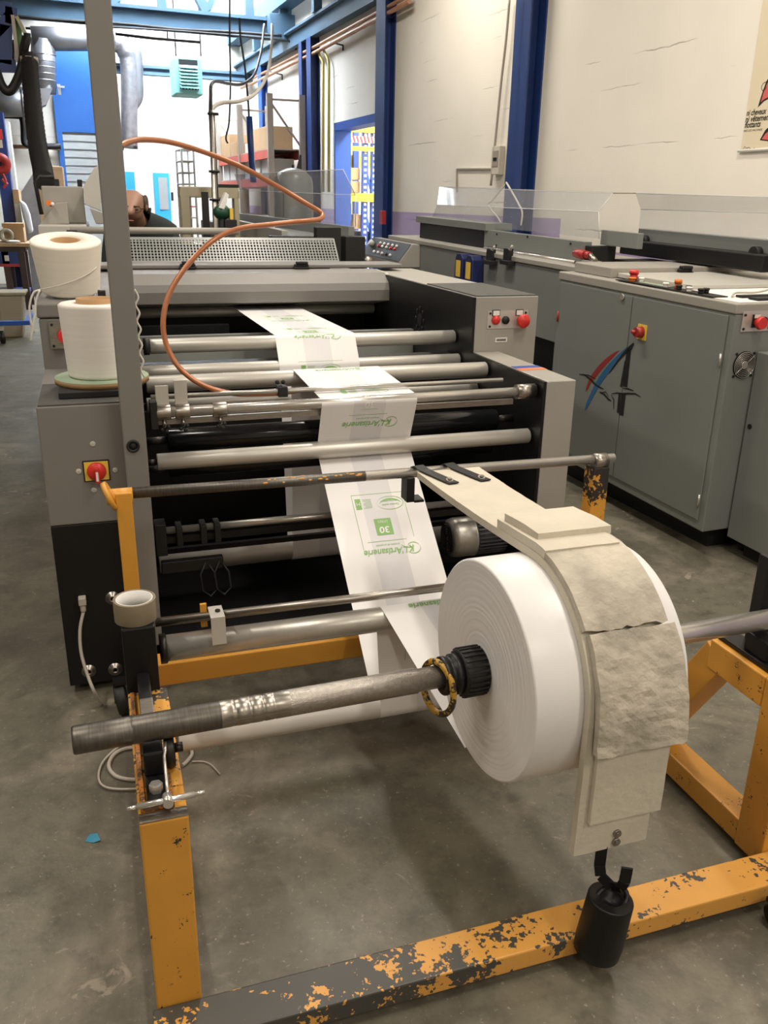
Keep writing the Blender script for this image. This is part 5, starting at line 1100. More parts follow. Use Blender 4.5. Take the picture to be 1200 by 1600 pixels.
# high blue door with grey cladding below it
a = atw(80, 69, v=VW); c = atw(186, 210, v=VW)
b = MB(W); b.box(a[0], c[0], VF-0.06, VF-0.001, c[2], a[2]); d4 = b.build('door_4', M['blue_door'], kind='structure', label='large blue door panel high on the far wall under the duct', cat='door')
q = atw(92, 137, v=VF-0.07); MB(W).box(q[0]-0.03, q[0]+0.03, VF-0.075, VF-0.061, q[2]-0.12, q[2]+0.06).box(q[0]-0.0, q[0]+0.10, VF-0.11, VF-0.09, q[2]-0.0, q[2]+0.03).cyl((q[0], VF-0.1, q[2]+0.02), (q[0], VF-0.075, q[2]+0.02), 0.02, n=10).build('door_handle', M['alu'], d4)
g0 = atw(96, 210, v=VW); k0 = atw(186, 300, v=VW); b = MB(W); n = 7
for i in range(n):
    za = k0[2]+(g0[2]-k0[2])*i/n; zb = k0[2]+(g0[2]-k0[2])*(i+1)/n; b.box(g0[0], c[0], VF-0.05, VF-0.001, za+0.035, zb)
b.box(g0[0], c[0], VF-0.03, VF-0.001, 0, g0[2])
b.build('trim_20', M['louvre'], kind='structure', label='grey horizontal cladding under the high blue door', cat='cladding')
b = MB(W); p1_ = atw(84, 140, v=VF-0.1); b.box(p1_[0]-0.03, p1_[0]+0.07, VF-0.12, VF-0.06, 0, p1_[2]); b.build('trim_21', M['blue_door'], kind='structure', label='bright blue frame post left of the grey cladding', cat='post')
# ducts
def pipe(nm, pts, r, m, lab, cat, v=None, sm=True, n=14, sub=5, Y=None, r2=None):
    P_ = [at(*p, v=v) if v else at(*p, Y=Y) for p in pts]; b = MB(); b.tube(spline(P_, sub) if sm else P_, r, n); return b.build(nm, M[m], label=lab, cat=cat)
du = empty('ventilation_duct', at(68, 150, v=17.3), 'galvanised ventilation duct bending down left of the high blue door', 'duct')
vd = 17.6
b = MB(); b.tube([at(200, 61, v=vd), at(100, 61, v=vd), at(50, 60, v=vd)], 0.19, 20); b.build('duct_run', M['galv'], du)
b = MB(); b.tube([at(67, 62, v=vd), at(68, 100, v=vd), at(69, 145, v=vd)], 0.20, 20)
for y in (86, 96, 106, 116, 126): b.lathe([(0.2, -0.012), (0.213, 0), (0.2, 0.012)], at(68, y, v=vd), (0, 0, 1), 20)
b.build('duct_drop', M['galv'], du)
b = MB(); p = [at(x, y, v=vd-0.2) for x, y in ((60, 138), (82, 138), (72, 163), (61, 168))]; b.prism(p, MV*0.4); b.build('duct_boot', M['galv'], du)
b = MB(); b.tube([at(-12, 160, v=vd+0.2), at(20, 160, v=vd+0.2), at(62, 160, v=vd+0.2)], 0.235, 20); b.lathe([(0.235, -0.03), (0.25, -0.03), (0.25, 0.03), (0.235, 0.03)], at(36, 160, v=vd+0.2), MU, 20); b.build('duct_run', M['galv'], du)
vd = 17.35
b = MB(); b.tube(spline([at(178, 66, v=vd), at(190, 70, v=vd), at(198, 85, v=vd), at(201, 110, v=vd), at(202, 150, v=vd), at(202, 190, v=vd), at(203, 232, v=vd)], 5), [0.16]*11+[0.143]*20, 18)
b.build('foil_duct', M['foil'], label='foil wrapped flexible duct hanging behind the tall post', cat='duct')
b = MB(); b.tube(spline([at(190, 60, v=vd+0.28), at(205, 66, v=vd+0.28), at(212, 85, v=vd+0.28), at(214, 120, v=vd+0.28), at(214, 150, v=vd+0.28), at(206, 164, v=vd+0.28)], 5), 0.115, 16); b.build('grey_duct', M['galv'], label='slim grey duct right of the foil wrapped duct', cat='duct')
pipe('black_pipe', [(-5, 180), (28, 181), (35, 186), (37, 205), (38, 223), (46, 228), (60, 229), (95, 229)], 0.055, 'black_matt', 'black drain pipe stepping down the far wall at left', 'pipe', v=18.3, sub=3)
pipe('copper_pipe', [(20, 229), (60, 230), (94, 232)], 0.035, 'copper', 'copper pipe along the far wall under the black pipe', 'pipe', v=18.3, sm=False)
pipe('wall_pipe', [(40, 44), (90, 48), (136, 52)], 0.02, 'dark_metal', 'thin dark pipe above the galvanised duct', 'pipe', v=18.0, sm=False)
pipe('hanging_pipe', [(180, 53), (240, 60), (312, 66)], 0.022, 'dark_metal', 'thin dark horizontal pipe hung below the truss', 'pipe', v=15.06, sm=False)
# heater unit
hv = 15.95
h0 = atw(272, 88, v=hv); h1 = atw(318, 149, v=hv)
ht = empty('unit_heater', W((h0[0]+h1[0])/2, hv+0.3, h1[2]), 'turquoise unit heater with dark louvres hung under the far roof', 'heater')
MB(W).box(h0[0], h1[0], hv, hv+0.6, h1[2], h0[2]).build('casing', M['turquoise'], ht, bevel=0.02)
f0 = atw(279, 92, v=hv-0.02); f1 = atw(311, 141, v=hv-0.02)
MB(W).box(f0[0], f1[0], hv-0.012, hv-0.002, f1[2], f0[2]).build('opening', M['black_matt'], ht)
b = MB(W); n = 7; zt_ = f0[2]-(f0[2]-f1[2])*0.22
for i in range(n): zc = f1[2]+(zt_-f1[2])*(i+0.3)/n; b.prism([(f0[0], hv-0.06, zc), (f0[0], hv-0.014, zc+0.035), (f0[0], hv-0.014, zc+0.05), (f0[0], hv-0.06, zc+0.015)], (f1[0]-f0[0], 0, 0))
b.build('louvre', M['turquoise'], ht)
b = MB(W)
for i in range(6): uc = f0[0]+(f1[0]-f0[0])*(i+0.5)/6; b.box(uc-0.006, uc+0.006, hv-0.02, hv-0.013, f1[2], zt_)
b.build('fins', M['turquoise'], ht)
for px_ in (275, 314):
    t = atw(px_, 88, v=hv+0.05); MB(W).box(t[0]-0.012, t[0]+0.012, hv+0.04, hv+0.06, t[2], HW+1.085).build('hanger', M['dark_metal'], ht)
# ------------------------------------------------------------------ pallet rack with boxes by the right wall
rk = empty('pallet_rack', W(3.75, 15.8, 0), 'pallet rack with red beams and beige posts beyond the feed unit', 'rack')
ua, ub = 3.5, 4.0
rv = [atw(422, 200, u=ua)[1], atw(375, 200, u=ua)[1], atw(341, 200, u=ua)[1]]
ztop = [atw(422, 145, u=ua)[2], atw(375, 163, u=ua)[2], atw(341, 180, u=ua)[2]]
for v_, zt_ in zip(rv, ztop):
    for u_ in (ua, ub): MB(W).box(u_-0.045, u_+0.045, v_-0.04, v_+0.04, 0, zt_).build('upright', M['rack_grey'], rk)
    MB(W).bar((ua, v_, zt_-0.1), (ub, v_, zt_-0.75), 0.03, 0.03).build('diagonal', M['rack_grey'], rk); MB(W).bar((ua, v_, zt_-0.08), (ub, v_, zt_-0.08), 0.03, 0.03).build('tie', M['rack_grey'], rk)
levels = [atw(400, 240, u=ua)[2], atw(375, 284, u=ua)[2], 0.95]
for z_ in levels:
    for i in range(2):
        for u_ in (ua, ub): MB(W).box(u_-0.025, u_+0.025, rv[i]+0.045, rv[i+1]-0.045, z_-0.10, z_+0.02).build('beam', M['rack_red'], rk)
    MB(W).box(ua, ub, rv[0]+0.05, rv[2]-0.05, z_+0.021, z_+0.04).build('deck', M['rack_grey'], rk)
def crate(nm, u0, u1, v0, v1, z0, z1, m, lab, cat='box', flaps=True, group='cartons stored on the racks'):
    b = MB(W); b.box(u0, u1, v0, v1, z0, z1*0.999 if True else z1)
    o = b.build(nm, M[m], label=lab, cat=cat, group=group, bevel=0.006)
    if flaps: MB(W).box(u0-0.001, u1+0.001, (v0+v1)/2-0.03, (v0+v1)/2+0.03, z0+(z1-z0)*0.3, z1+0.002).build('tape_strip', M['core'], o)
    return o
L0 = levels[0]+0.041; L1 = levels[1]+0.041; L2 = levels[2]+0.042
crate('cardboard_box', 3.55, 3.95, rv[0]+0.35, rv[0]+1.55, L0, L0+0.34, 'card', 'long brown carton on top of the rack, nearest its near post')
crate('white_sack', 3.56, 3.94, rv[0]+1.60, rv[1]-0.08, L0, L0+0.16, 'white', 'flat white sack on the rack top between two cartons', 'sack', False)
crate('cardboard_box', 3.52, 3.95, rv[1]+0.4, rv[1]+0.95, L0, L0+0.22, 'card', 'low brown carton on the rack top beyond the white sack')
crate('cardboard_box', 3.52, 3.95, rv[1]+1.0, rv[2]-0.1, L0, L0+0.38, 'card', 'tall brown carton at the far end of the rack top')
for i in range(6):
    v_ = rv[0]+0.3+i*0.62; crate('film_carton', 3.55, 3.95, v_, v_+0.5, L1, L1+0.28+0.05*(i % 2), 'white' if i % 3 else 'grey_light', '%s pale carton on the middle rack level' % ['nearest', 'second', 'third', 'fourth', 'fifth', 'farthest'][i], 'box', False)
for i in range(4):
    v_ = rv[0]+0.3+i*0.95; crate('cardboard_box', 3.55, 3.95, v_, v_+0.7, L2, L2+0.38, 'card' if i % 2 else 'grey_light', '%s carton on the lowest visible rack level' % ['nearest', 'second', 'third', 'farthest'][i], 'box', False)
# wire shelf trolley
wt_ = empty('wire_trolley', W(2.75, 13.8, 0), 'tall white wire shelf trolley in front of the red beamed rack', 'trolley')
vt = 13.4; t0 = atw(283, 233, v=vt); t1 = atw(309, 360, v=vt)
ua_, ub_ = t0[0], t1[0]
for u_ in (ua_, ub_):
    for v_ in (vt, vt+0.5): MB(W).cyl((u_, v_, 0.02), (u_, v_, t0[2]), 0.016, n=8).build('upright', M['grey_light'], wt_)
zz_ = t0[2]
k = 0
while zz_ > 0.3:
    b = MB(W)
    for v_ in (vt, vt+0.5): b.cyl((ua_, v_, zz_), (ub_, v_, zz_), 0.011, n=6)
    for u_ in (ua_, ub_): b.cyl((u_, vt, zz_), (u_, vt+0.5, zz_), 0.011, n=6)
    for j in range(1, 5): b.cyl((ua_+(ub_-ua_)*j/5, vt, zz_), (ua_+(ub_-ua_)*j/5, vt+0.5, zz_), 0.006, n=5)
    b.build('wire_shelf', M['rack_red'] if k == 5 else M['grey_light'], wt_); zz_ -= 0.155; k += 1
# ------------------------------------------------------------------ yellow racks in the store room beyond the doorway
sv = 14.4
yr = empty('store_rack', W(5.3, sv+0.4, 0), 'yellow and blue pallet rack seen through the open doorway', 'rack')
def su(px): return atw(px, 250, v=sv)[0]
def sz(py, px=560, v=sv): return atw(px, py, v=v)[2]
for i, px_ in enumerate((571, 585)):
    for j, v_ in enumerate((sv, sv+0.9)):
        u_ = su(px_); b = MB(W).box(u_-0.05, u_+0.05, v_, v_+0.07, 0, 3.6)
        if j == 0:
            for k in range(36): b.box(u_-0.022, u_+0.022, v_-0.004, v_+0.001, 0.2+k*0.09, 0.2+k*0.09+0.042, 1)
        b.build('upright', [M['blue_dark'], M['white']], yr)
MB(W).bar((su(571), sv+0.05, sz(258)), (su(585), sv+0.05, sz(306)), 0.04, 0.04, (0, 1, 0)).build('diagonal', M['blue'], yr)
MB(W).bar((su(573), sv+0.05, sz(335)), (su(585), sv+0.05, sz(372)), 0.04, 0.04, (0, 1, 0)).build('diagonal', M['blue'], yr)
for (ya, yb) in ((196, 207), (229, 236), (302, 315)):
    MB(W).box(su(520), su(605), sv-0.06, sv-0.005, sz(yb), sz(ya)).build('beam', M['rack_yellow'], yr)
for (ya, yb, dv) in ((237, 259, 0.8), (180, 200, 0.8)):
    MB(W).box(su(515), su(612), sv+0.98, sv+1.03, sz(yb), sz(ya)).build('beam', M['rack_yellow'], yr)
sb_ = MB(W); za, zb = sz(223), sz(213); n = 16; x0_, x1_ = su(515), su(605)
sb_.box(x0_, x1_, sv-0.03, sv-0.006, za, zb)
for i in range(n):
    a = x0_+(x1_-x0_)*i/n; w_ = (x1_-x0_)/n*0.5; sb_.prism([(a, sv-0.031, zb), (a+w_, sv-0.031, zb), (a+w_*1.9, sv-0.031, za), (a+w_*0.9, sv-0.031, za)], (0, -0.002, 0), 1)
sb_.build('striped_beam', [M['white'], M['red']], yr)
for i, (xa, xb, ya, yb, m_, lab) in enumerate(((549, 566, 262, 281, 'card', 'upper brown carton in the store room rack'), (549, 566, 283, 301, 'card', 'lower brown carton standing on the yellow store rack beam'), (536, 548, 264, 302, 'grey_light', 'pale carton beside the brown ones in the store rack'), (556, 568, 335, 358, 'card', 'brown carton low in the store rack'), (570, 588, 362, 382, 'black_matt', 'black crate on the store room floor'), (536, 553, 318, 345, 'blue', 'blue bin low in the store room rack'))):
    crate('cardboard_box' if m_ == 'card' else ('crate' if m_ == 'black_matt' else 'store_bin' if m_ == 'blue' else 'carton'), su(xa), su(xb), sv+0.1, sv+0.7, sz(yb), sz(ya), m_, lab, 'box', False)
# ------------------------------------------------------------------ hanging wires from the truss
def hang(pts, r, m, lab, Ys, nm='hanging_cable', cat='cable'):
    P_ = [at(x, y, Y=Y) for (x, y), Y in zip(pts, Ys)]; b = MB(); b.tube(spline(P_, 6), r, 7); return b.build(nm, M[m], label=lab, cat=cat, group='cables hanging from the roof')
hang([(425, 38), (424, 70), (418, 115), (400, 145), (375, 158), (350, 160), (335, 166), (329, 176)], 0.017, 'cable_grey', 'thick grey cable curving from the truss to the dark pole', [12, 11, 10, 9, 8.4, 7.8, 7.3, 7.05])
hang([(413, 38), (408, 80), (398, 115), (380, 131), (358, 131), (338, 127), (330, 133), (329, 150), (329, 176)], 0.014, 'dark_metal', 'thinner dark cable looping over to the dark pole', [12, 11, 10, 9, 8.2, 7.5, 7.1, 7.05, 7.05])
hang([(374, 28), (376, 60), (382, 100), (387, 150), (389, 182)], 0.012, 'dark_metal', 'thin cable dropping straight to the blue drop tube', [11.5]*5)
hang([(359, -5), (359, 60), (360, 130), (358, 190), (353, 215), (356, 224)], 0.010, 'black_matt', 'thin black wire hanging in front of the wall rack', [10.5]*6)
b = MB(); b.tube([at(389, 182, Y=11.5), at(392, 230, Y=11.5), at(396, 285, Y=11.5)], 0.04, 10); b.build('drop_tube', M['blue_dark'], label='slim dark blue drop tube hanging in front of the rack', cat='tube')
hang([(0, 22), (60, 29), (130, 34), (200, 38), (280, 46), (360, 50), (440, 56)], 0.022, 'black_matt', 'black cable run along the roof truss', [14.85]*7)
hang([(170, 42), (240, 46), (300, 50), (420, 60), (455, 66), (463, 78)], 0.015, 'black_matt', 'second black cable sagging below the truss bottom', [14.8]*6)
# ------------------------------------------------------------------ dark pole, beige frame, dispenser
pl = empty('service_pole', at(332, 362, Y=7.05), 'tall dark double service pole with tied cables behind the cross tube', 'pole')
pz = at(331, 172, Y=7.05); pb = at(337, 366, Y=7.05)
MB().cyl((pb.x-0.012, 7.05, 0.0), (pz.x-0.005, 7.05, pz.z), 0.020, n=14).build('tube', M['steel'], pl)
MB().cyl((pb.x+0.028, 7.08, 0.0), (pz.x+0.008, 7.08, pz.z-0.02), 0.016, n=14).build('tube', M['dark_metal'], pl)
MB().box(pb.x-0.09, pb.x-0.04, 7.06, 7.10, 0.0, at(325, 300, Y=7.06).z).build('back_strip', M['black_matt'], pl)
for y_ in (178, 268, 312): q = at(333+(y_-178)*0.02, y_, Y=7.06); MB().cyl((q.x, 7.06, q.z-0.008), (q.x, 7.06, q.z+0.008), 0.042, n=14).build('cable_tie', M['black_matt'], pl)
bf = empty('beige_frame', at(327, 360, Y=7.4), 'beige sheet metal portal frame standing behind the cross tube', 'frame')
yf = 7.4
def fx(px, py): return at(px, py, Y=yf)
a, c = fx(281, 291), fx(373, 292); zt_ = a.z; zb_ = fx(300, 307).z
b = MB(); b.box(a.x, c.x, yf, yf+0.12, zb_, zt_); b.box(a.x, fx(297, 320).x, yf, yf+0.12, 0, zb_); b.box(fx(366, 320).x, c.x, yf, yf+0.12, 0, zb_); b.build('portal', M['beige'], bf, bevel=0.008)
q = fx(334, 290); MB().box(q.x, c.x, yf-0.004, yf+0.12, zt_+0.001, zt_+0.022).build('top_strip', M['black_matt'], bf)
q = at(347, 325, Y=6.7)
dp = empty('tape_dispenser', (q.x, 6.7, q.z-0.09), 'dark green and white dispenser head near the beige frame', 'dispenser')
MB().ball((q.x, 6.72, q.z-0.03), (0.065, 0.06, 0.055), 16).build('body', M['green_dark'], dp)
MB().prism([(q.x-0.03, 6.66, q.z+0.0), (q.x+0.01, 6.66, q.z-0.01), (q.x+0.05, 6.66, q.z+0.09), (q.x+0.025, 6.66, q.z+0.11)], (0, 0.1, 0)).build('white_flap', M['white'], dp, bevel=0.004)
MB().box(q.x+0.05, q.x+0.075, 6.66, 6.76, q.z-0.08, q.z-0.0).build('yellow_tab', M['label_yellow'], dp, bevel=0.003)
MB().box(q.x+0.01, q.x+0.10, 6.66, 6.78, q.z-0.15, q.z-0.08).cyl((q.x, 6.72, 0.0), (q.x, 6.72, q.z-0.07), 0.03, n=12).build('stand', M['black_matt'], dp, bevel=0.004)
# dome behind the feed unit guard
q0_ = atw(458, 262, v=9.9)
dm = empty('grey_vessel', W(q0_[0], 9.9, 0), 'rounded grey vessel with black knob behind the feed unit guard', 'vessel')
R_ = 0.22
MB(W).lathe([(0.001, q0_[2]), (R_*0.35, q0_[2]-0.012), (R_*0.7, q0_[2]-0.045), (R_*0.93, q0_[2]-0.10), (R_, q0_[2]-0.17), (R_, 0.0), (0.001, 0.0)], (q0_[0], 9.9, 0), (0, 0, 1), 32).build('shell', M['grey_panel'], dm)
MB(W).cyl((q0_[0], 9.9, q0_[2]-0.002), (q0_[0], 9.9, q0_[2]+0.03), 0.016, n=10).build('knob', M['black_matt'], dm)
MB(W).prism([(q0_[0]+0.04, 9.9, q0_[2]-0.02), (q0_[0]+0.10, 9.9, q0_[2]-0.03), (q0_[0]+0.10, 9.9, q0_[2]+0.13), (q0_[0]+0.085, 9.9, q0_[2]+0.14)], (0, 0.03, 0)).build('clip', M['black_matt'], dm, bevel=0.004)
# ------------------------------------------------------------------ left machine head with extraction hose
YH = 6.5
def hp_(px, py, Y=YH): return at(px, py, Y=Y)
mh = empty('slitter_unit', (hp_(110, 350).x, YH+0.3, 0), 'grey machine unit with two black handles and orange knob behind the cream spool', 'machine')
a, c = hp_(63, 290), hp_(135, 350)
MB().box(a.x, c.x+0.02, YH, YH+0.55, 0.0, c.z-0.0).build('base', M['grey_dim'], mh, bevel=0.006)
MB().box(a.x-0.03, c.x+0.0, YH-0.30, YH-0.002, 0.9, hp_(60, 352, YH-0.3).z).build('white_ledge', M['grey_light'], mh, bevel=0.006)
MB().box(a.x, c.x, YH+0.1, YH+0.5, c.z+0.001, a.z).build('cover', M['grey'], mh, bevel=0.006)
p = [hp_(62, 351, YH-0.02), hp_(88, 317, YH-0.02), hp_(105, 316, YH-0.02), hp_(108, 350, YH-0.02)]; MB().prism(p, (0, 0.10, 0)).build('control_wedge', M['grey'], mh, bevel=0.004)
q = hp_(79, 319, YH-0.04); kn_ = MB().cyl((q.x, YH-0.0, q.z), (q.x-0.012, YH-0.06, q.z+0.008), 0.018, n=16).build('orange_knob', M['orange'], mh)
MB().ball(hp_(82, 319, YH-0.09), 0.012, 8).build('white_cap', M['white'], mh)
for x0, x1, dx in ((58, 92, 1), (120, 132, 1)):
    t0_, t1_ = hp_(x0, 287), hp_(x1, 276); b = MB()
    if x0 == 58: b.tube([hp_(65, 335, YH-0.05), hp_(55, 285, YH-0.05), hp_(62, 276, YH-0.05), hp_(84, 277, YH-0.05)], 0.013, 8)
    if x0 == 58: b.build('handle', M['black_matt'], mh); b = MB()
    b.box(hp_(x0 if x0 != 58 else 83, 280).x, hp_(x0+8 if x0 != 58 else 91, 280).x, YH+0.12, YH+0.18, a.z, hp_(0, 277).z + 0.0)
    b.build('handle_block', M['black_matt'], mh, bevel=0.004)
p = [hp_(130, 292), hp_(147, 262), hp_(158, 256), hp_(158, 330), hp_(133, 320)]; MB().prism(p, (0, 0.05, 0)).build('hinged_lid', M['grey_light'], mh, bevel=0.004)
p = [hp_(140, 325), hp_(160, 332), hp_(162, 350), hp_(150, 350)]; MB().prism(p, (0, 0.1, 0)).build('side_block', M['grey'], mh, bevel=0.004)
hs = [(46, 96, 9.0), (49, 140, 8.7), (54, 190, 8.2), (60, 235, 7.8), (66, 262, 7.4), (69, 282, 7.05)]
hb_ = MB(); path_ = spline([at(x, y, Y=Y) for x, y, Y in hs], 14); hb_.tube(path_, [0.056 if i % 2 else 0.074 for i in range(len(path_))], 16)
hb_.build('corrugated_hose', M['rubber'], label='thick black corrugated extraction hose dropping to the grey slitter unit', cat='hose')
ea = empty('extraction_arm', at(40, 95, Y=9.0), 'black extraction arm with looped hose above the corrugated hose', 'extraction arm')
b = MB(); b.tube(spline([at(x, y, Y=9.05) for x, y in ((42, 58), (38, 75), (36, 95), (30, 118), (20, 138), (11, 142), (2, 132), (-6, 110))], 6), 0.04, 12); b.build('loop_hose', M['rubber'], ea)
b = MB(); b.tube([at(42, 52, Y=9.0), at(43, 60, Y=9.0), at(36, 88, Y=9.0)], 0.03, 10); b.build('arm', M['black_matt'], ea)
b = MB(); b.cyl(at(36, 95, Y=9.0), at(54, 95, Y=9.0), 0.075, n=16); b.build('joint', M['black_matt'], ea)
MB().lathe([(0.05, 0), (0.075, 0), (0.075, 0.04), (0.05, 0.04)], at(46, 97, Y=9.0), (0, 0, 1), 18, closed=True).build('hose_ring', M['beige'], ea)
# green bracket, navy frame and left edge column
YG = 9.2
gb = empty('green_bracket', at(30, 60, Y=YG), 'green triangular steel bracket under the truss at the left edge', 'bracket')
MB().prism([at(24, 26, Y=YG), at(33, 34, Y=YG), at(35, 92, Y=YG), at(28, 96, Y=YG)], (0, 0.06, 0)).build('plate', M['green'], gb)
b = MB(); b.bar(at(26, 26, Y=YG-0.03), at(41, 55, Y=YG-0.03), 0.03, 0.05, (0, 1, 0)).build('stay', M['beige'], gb)
b = MB(); b.bar(at(20, 24, Y=YG-0.03), at(28, 97, Y=YG-0.03), 0.03, 0.05, (0, 1, 0)).build('edge', M['rack_grey'], gb)
nf = empty('navy_frame', at(10, 60, Y=YG+0.3), 'dark navy steel frame with crossed bars at the upper left edge', 'frame')
yn = YG+0.05
for p, q in (((-6, 14), (19, 14)), ((18, 12), (18, 38)), ((-8, 52), (17, 26)), ((-8, 103), (26, 104)), ((10, 40), (9, 100))):
    b = MB(); b.bar(at(*p, Y=yn), at(*q, Y=yn), 0.10, 0.05, (0, 1, 0)); b.build('bar', M['blue_dark'], nf)
MB().prism([at(8, 62, Y=yn+0.04), at(22, 62, Y=yn+0.04), at(22, 92, Y=yn+0.04), at(8, 92, Y=yn+0.04)], (0, 0.2, 0)).build('motor_box', M['black_matt'], nf)
YC = 15.2
col_ = empty('blue_column', (at(9, 250, Y=YC).x-0.04, YC+0.1, 0), 'dark blue steel column with red and cream signs at the left edge of the hall', 'column')
MB().box(at(-6, 250, Y=YC).x, at(13, 250, Y=YC).x, YC, YC+0.25, 0, at(5, 175, Y=YC).z).build('shaft', M['blue_dark'], col_)
MB().box(at(-4, 210, Y=YC).x, at(4, 210, Y=YC).x, YC-0.02, YC-0.002, at(0, 217, Y=YC).z, at(0, 202, Y=YC).z).build('red_sign', M['red'], col_)
MB().box(at(-4, 225, Y=YC).x, at(4, 225, Y=YC).x, YC-0.02, YC-0.002, at(0, 231, Y=YC).z, at(0, 218.5, Y=YC).z).build('cream_sign', M['poster'], col_)
q = at(-1, 256, Y=YC-0.1); hr_ = empty('hose_reel', (q.x, YC-0.06, q.z-0.2), 'red hose reel on the blue column at the left edge', 'reel')
MB().lathe([(0.04, 0), (0.16, 0), (0.16, 0.03), (0.12, 0.035), (0.12, 0.085), (0.16, 0.09), (0.16, 0.12), (0.04, 0.12)], (q.x, YC-0.003, q.z), (0, -1, 0), 32, closed=True).build('drum', M['red_dark'], hr_)
b = MB(); b.tube(spline([at(x, y, Y=YC-0.13) for x, y in ((4, 272), (8, 280), (9, 288), (5, 294))], 4), 0.02, 8); b.build('hose_tail', M['red_dark'], hr_)
b = MB(); b.tube(spline([at(x, y, Y=YC-0.13) for x, y in ((3, 280), (8, 285), (12, 288))], 4), 0.02, 8); b.build('hose_tail', M['red_dark'], hr_)
# bench with carton, things behind it
YT = 14.0
zt_ = at(20, 380, Y=YT).z; xr_ = at(47, 382, Y=YT).x
tb_ = empty('work_bench', (xr_-0.8, YT+0.35, 0), 'dark wooden work bench with worn top at the left edge', 'bench')
MB().box(xr_-2.2, xr_, YT, YT+0.8, zt_-0.05, zt_).build('top', M['wood'], tb_, bevel=0.005)
MB().box(xr_-2.2, xr_-0.07, YT+0.04, YT+0.76, zt_-0.12, zt_-0.051).build('apron', M['wood_dark'], tb_)
dr_ = MB().box(xr_-1.0, xr_-0.18, YT+0.02, YT+0.7, zt_-0.33, zt_-0.121).build('drawer', M['blue_dark'], tb_)
MB().box(xr_-0.37, xr_-0.31, YT+0.012, YT+0.019, zt_-0.25, zt_-0.17).build('label', M['white'], dr_)
MB().box(xr_-1.0, xr_-0.18, YT+0.012, YT+0.019, zt_-0.33, zt_-0.29).build('red_edge', M['red_dark'], dr_)
for x_ in (xr_-0.14, xr_-0.36, xr_-2.1):
    for y_ in (YT+0.06, YT+0.72): MB().prism([(x_-0.045, y_-0.04, zt_-0.12), (x_+0.045, y_-0.04, zt_-0.12), (x_+0.06, y_-0.04, 0.0), (x_-0.02, y_-0.04, 0.0)], (0, 0.08, 0)).build('leg', M['wood_dark'], tb_)
MB().box(xr_-2.1, xr_-0.1, YT+0.1, YT+0.7, 0.22, 0.27).build('lower_shelf', M['blue_dark'], tb_)
a, c = at(4, 349, Y=YT+0.2), at(38, 372, Y=YT+0.2)
cbx = empty('cardboard_box', ((a.x+c.x)/2, YT+0.45, zt_), 'open brown carton standing on the work bench', 'box')
MB().box(a.x, c.x, YT+0.2, YT+0.7, zt_+0.001, a.z).build('carton', M['card'], cbx)
MB().box(a.x-0.015, c.x+0.015, YT+0.19, YT+0.199, a.z-0.05, a.z+0.002).build('rim', M['core'], cbx)
tp = at(8, 352, Y=YT+0.1); MB().lathe([(0.05, 0), (0.10, 0), (0.10, 0.06), (0.05, 0.06)], (tp.x, YT+0.15, zt_+0.101), (0, -1, 0), 24, closed=True).build('twine_ring', M['beige'], label='beige ring of twine on the bench before the open carton', cat='ring')
MB().ball((at(14, 378, Y=YT+0.06).x+0.06, YT+0.06, zt_+0.021), (0.10, 0.05, 0.02), 12).build('rag', M['rope'], label='crumpled pale rag lying on the bench edge', cat='rag')
YB = 15.0
a, c = at(19, 296, Y=YB), at(38, 372, Y=YB)
MB().box(a.x, c.x, YB, YB+0.5, 0.0, at(20, 318, Y=YB).z).build('white_box', M['grey_light'], label='tall white box behind the work bench', cat='box', bevel=0.005)
MB().box(a.x, at(29, 300, Y=YB).x, YB, YB+0.45, at(20, 318, Y=YB).z+0.002, a.z).build('cardboard_box', M['card'], label='brown carton on top of the tall white box', cat='box', bevel=0.004)
b = MB(); P_ = [at(x, y, Y=YB-0.165) for x, y in ((30, 312), (40, 318), (47, 335), (52, 362), (44, 366), (36, 340))]; b.prism(P_, (0, 0.164, 0)); b.build('plastic_bag', M['plastic_bag'], label='translucent plastic bag hanging beside the tall white box', cat='bag', bevel=0.03)
MB().box(at(10, 240, Y=17).x, at(21, 250, Y=17).x, 17, 17.3, 0, at(15, 190, Y=17).z).build('white_cabinet', M['white'], label='narrow white cabinet edge behind the blue column', cat='cabinet', bevel=0.005)
MB().box(at(53, 260, Y=16).x, at(98, 262, Y=16).x, 16, 16.6, 0, at(60, 259, Y=16).z).build('cardboard_stack', M['card'], label='large brown carton in front of the grey cladding', cat='box', bevel=0.01)
p = [at(x, y, Y=15.9) for x, y in ((33, 300), (52, 270), (60, 275), (60, 302), (60, 345), (36, 345))]; p[-1].z = 0.0; p[-2].z = 0.0; MB().prism(p, (0, 0.09, 0)).build('sheet_hopper', M['galv'], label='grey sheet metal hopper behind the extraction hose', cat='hopper')
bn = empty('waste_bin', at(20, 527, Z=0.0), 'beige plastic bin standing on the floor below the bench', 'bin')
q = at(19, 528, Z=0.0); yb_ = q.y; 
def bx(px, py): return at(px, py, Y=yb_)
tl, tr_, bl, br = bx(-4, 462), bx(36, 462), bx(2, 526), bx(36, 526)
MB().add([(tl.x, yb_, tl.z), (tr_.x, yb_, tl.z), (tr_.x, yb_+0.4, tl.z), (tl.x, yb_+0.4, tl.z), (bl.x, yb_+0.02, 0), (br.x, yb_+0.02, 0), (br.x, yb_+0.36, 0), (bl.x, yb_+0.36, 0)], [(4, 5, 1, 0), (5, 6, 2, 1), (6, 7, 3, 2), (7, 4, 0, 3), (7, 6, 5, 4), (0, 1, 2, 3)]).build('tub', M['bin'], bn, bevel=0.02)
MB().box(tl.x-0.02, tr_.x+0.03, yb_-0.02, yb_+0.42, tl.z+0.001, tl.z+0.035).build('lid', M['bin'], bn, bevel=0.008)
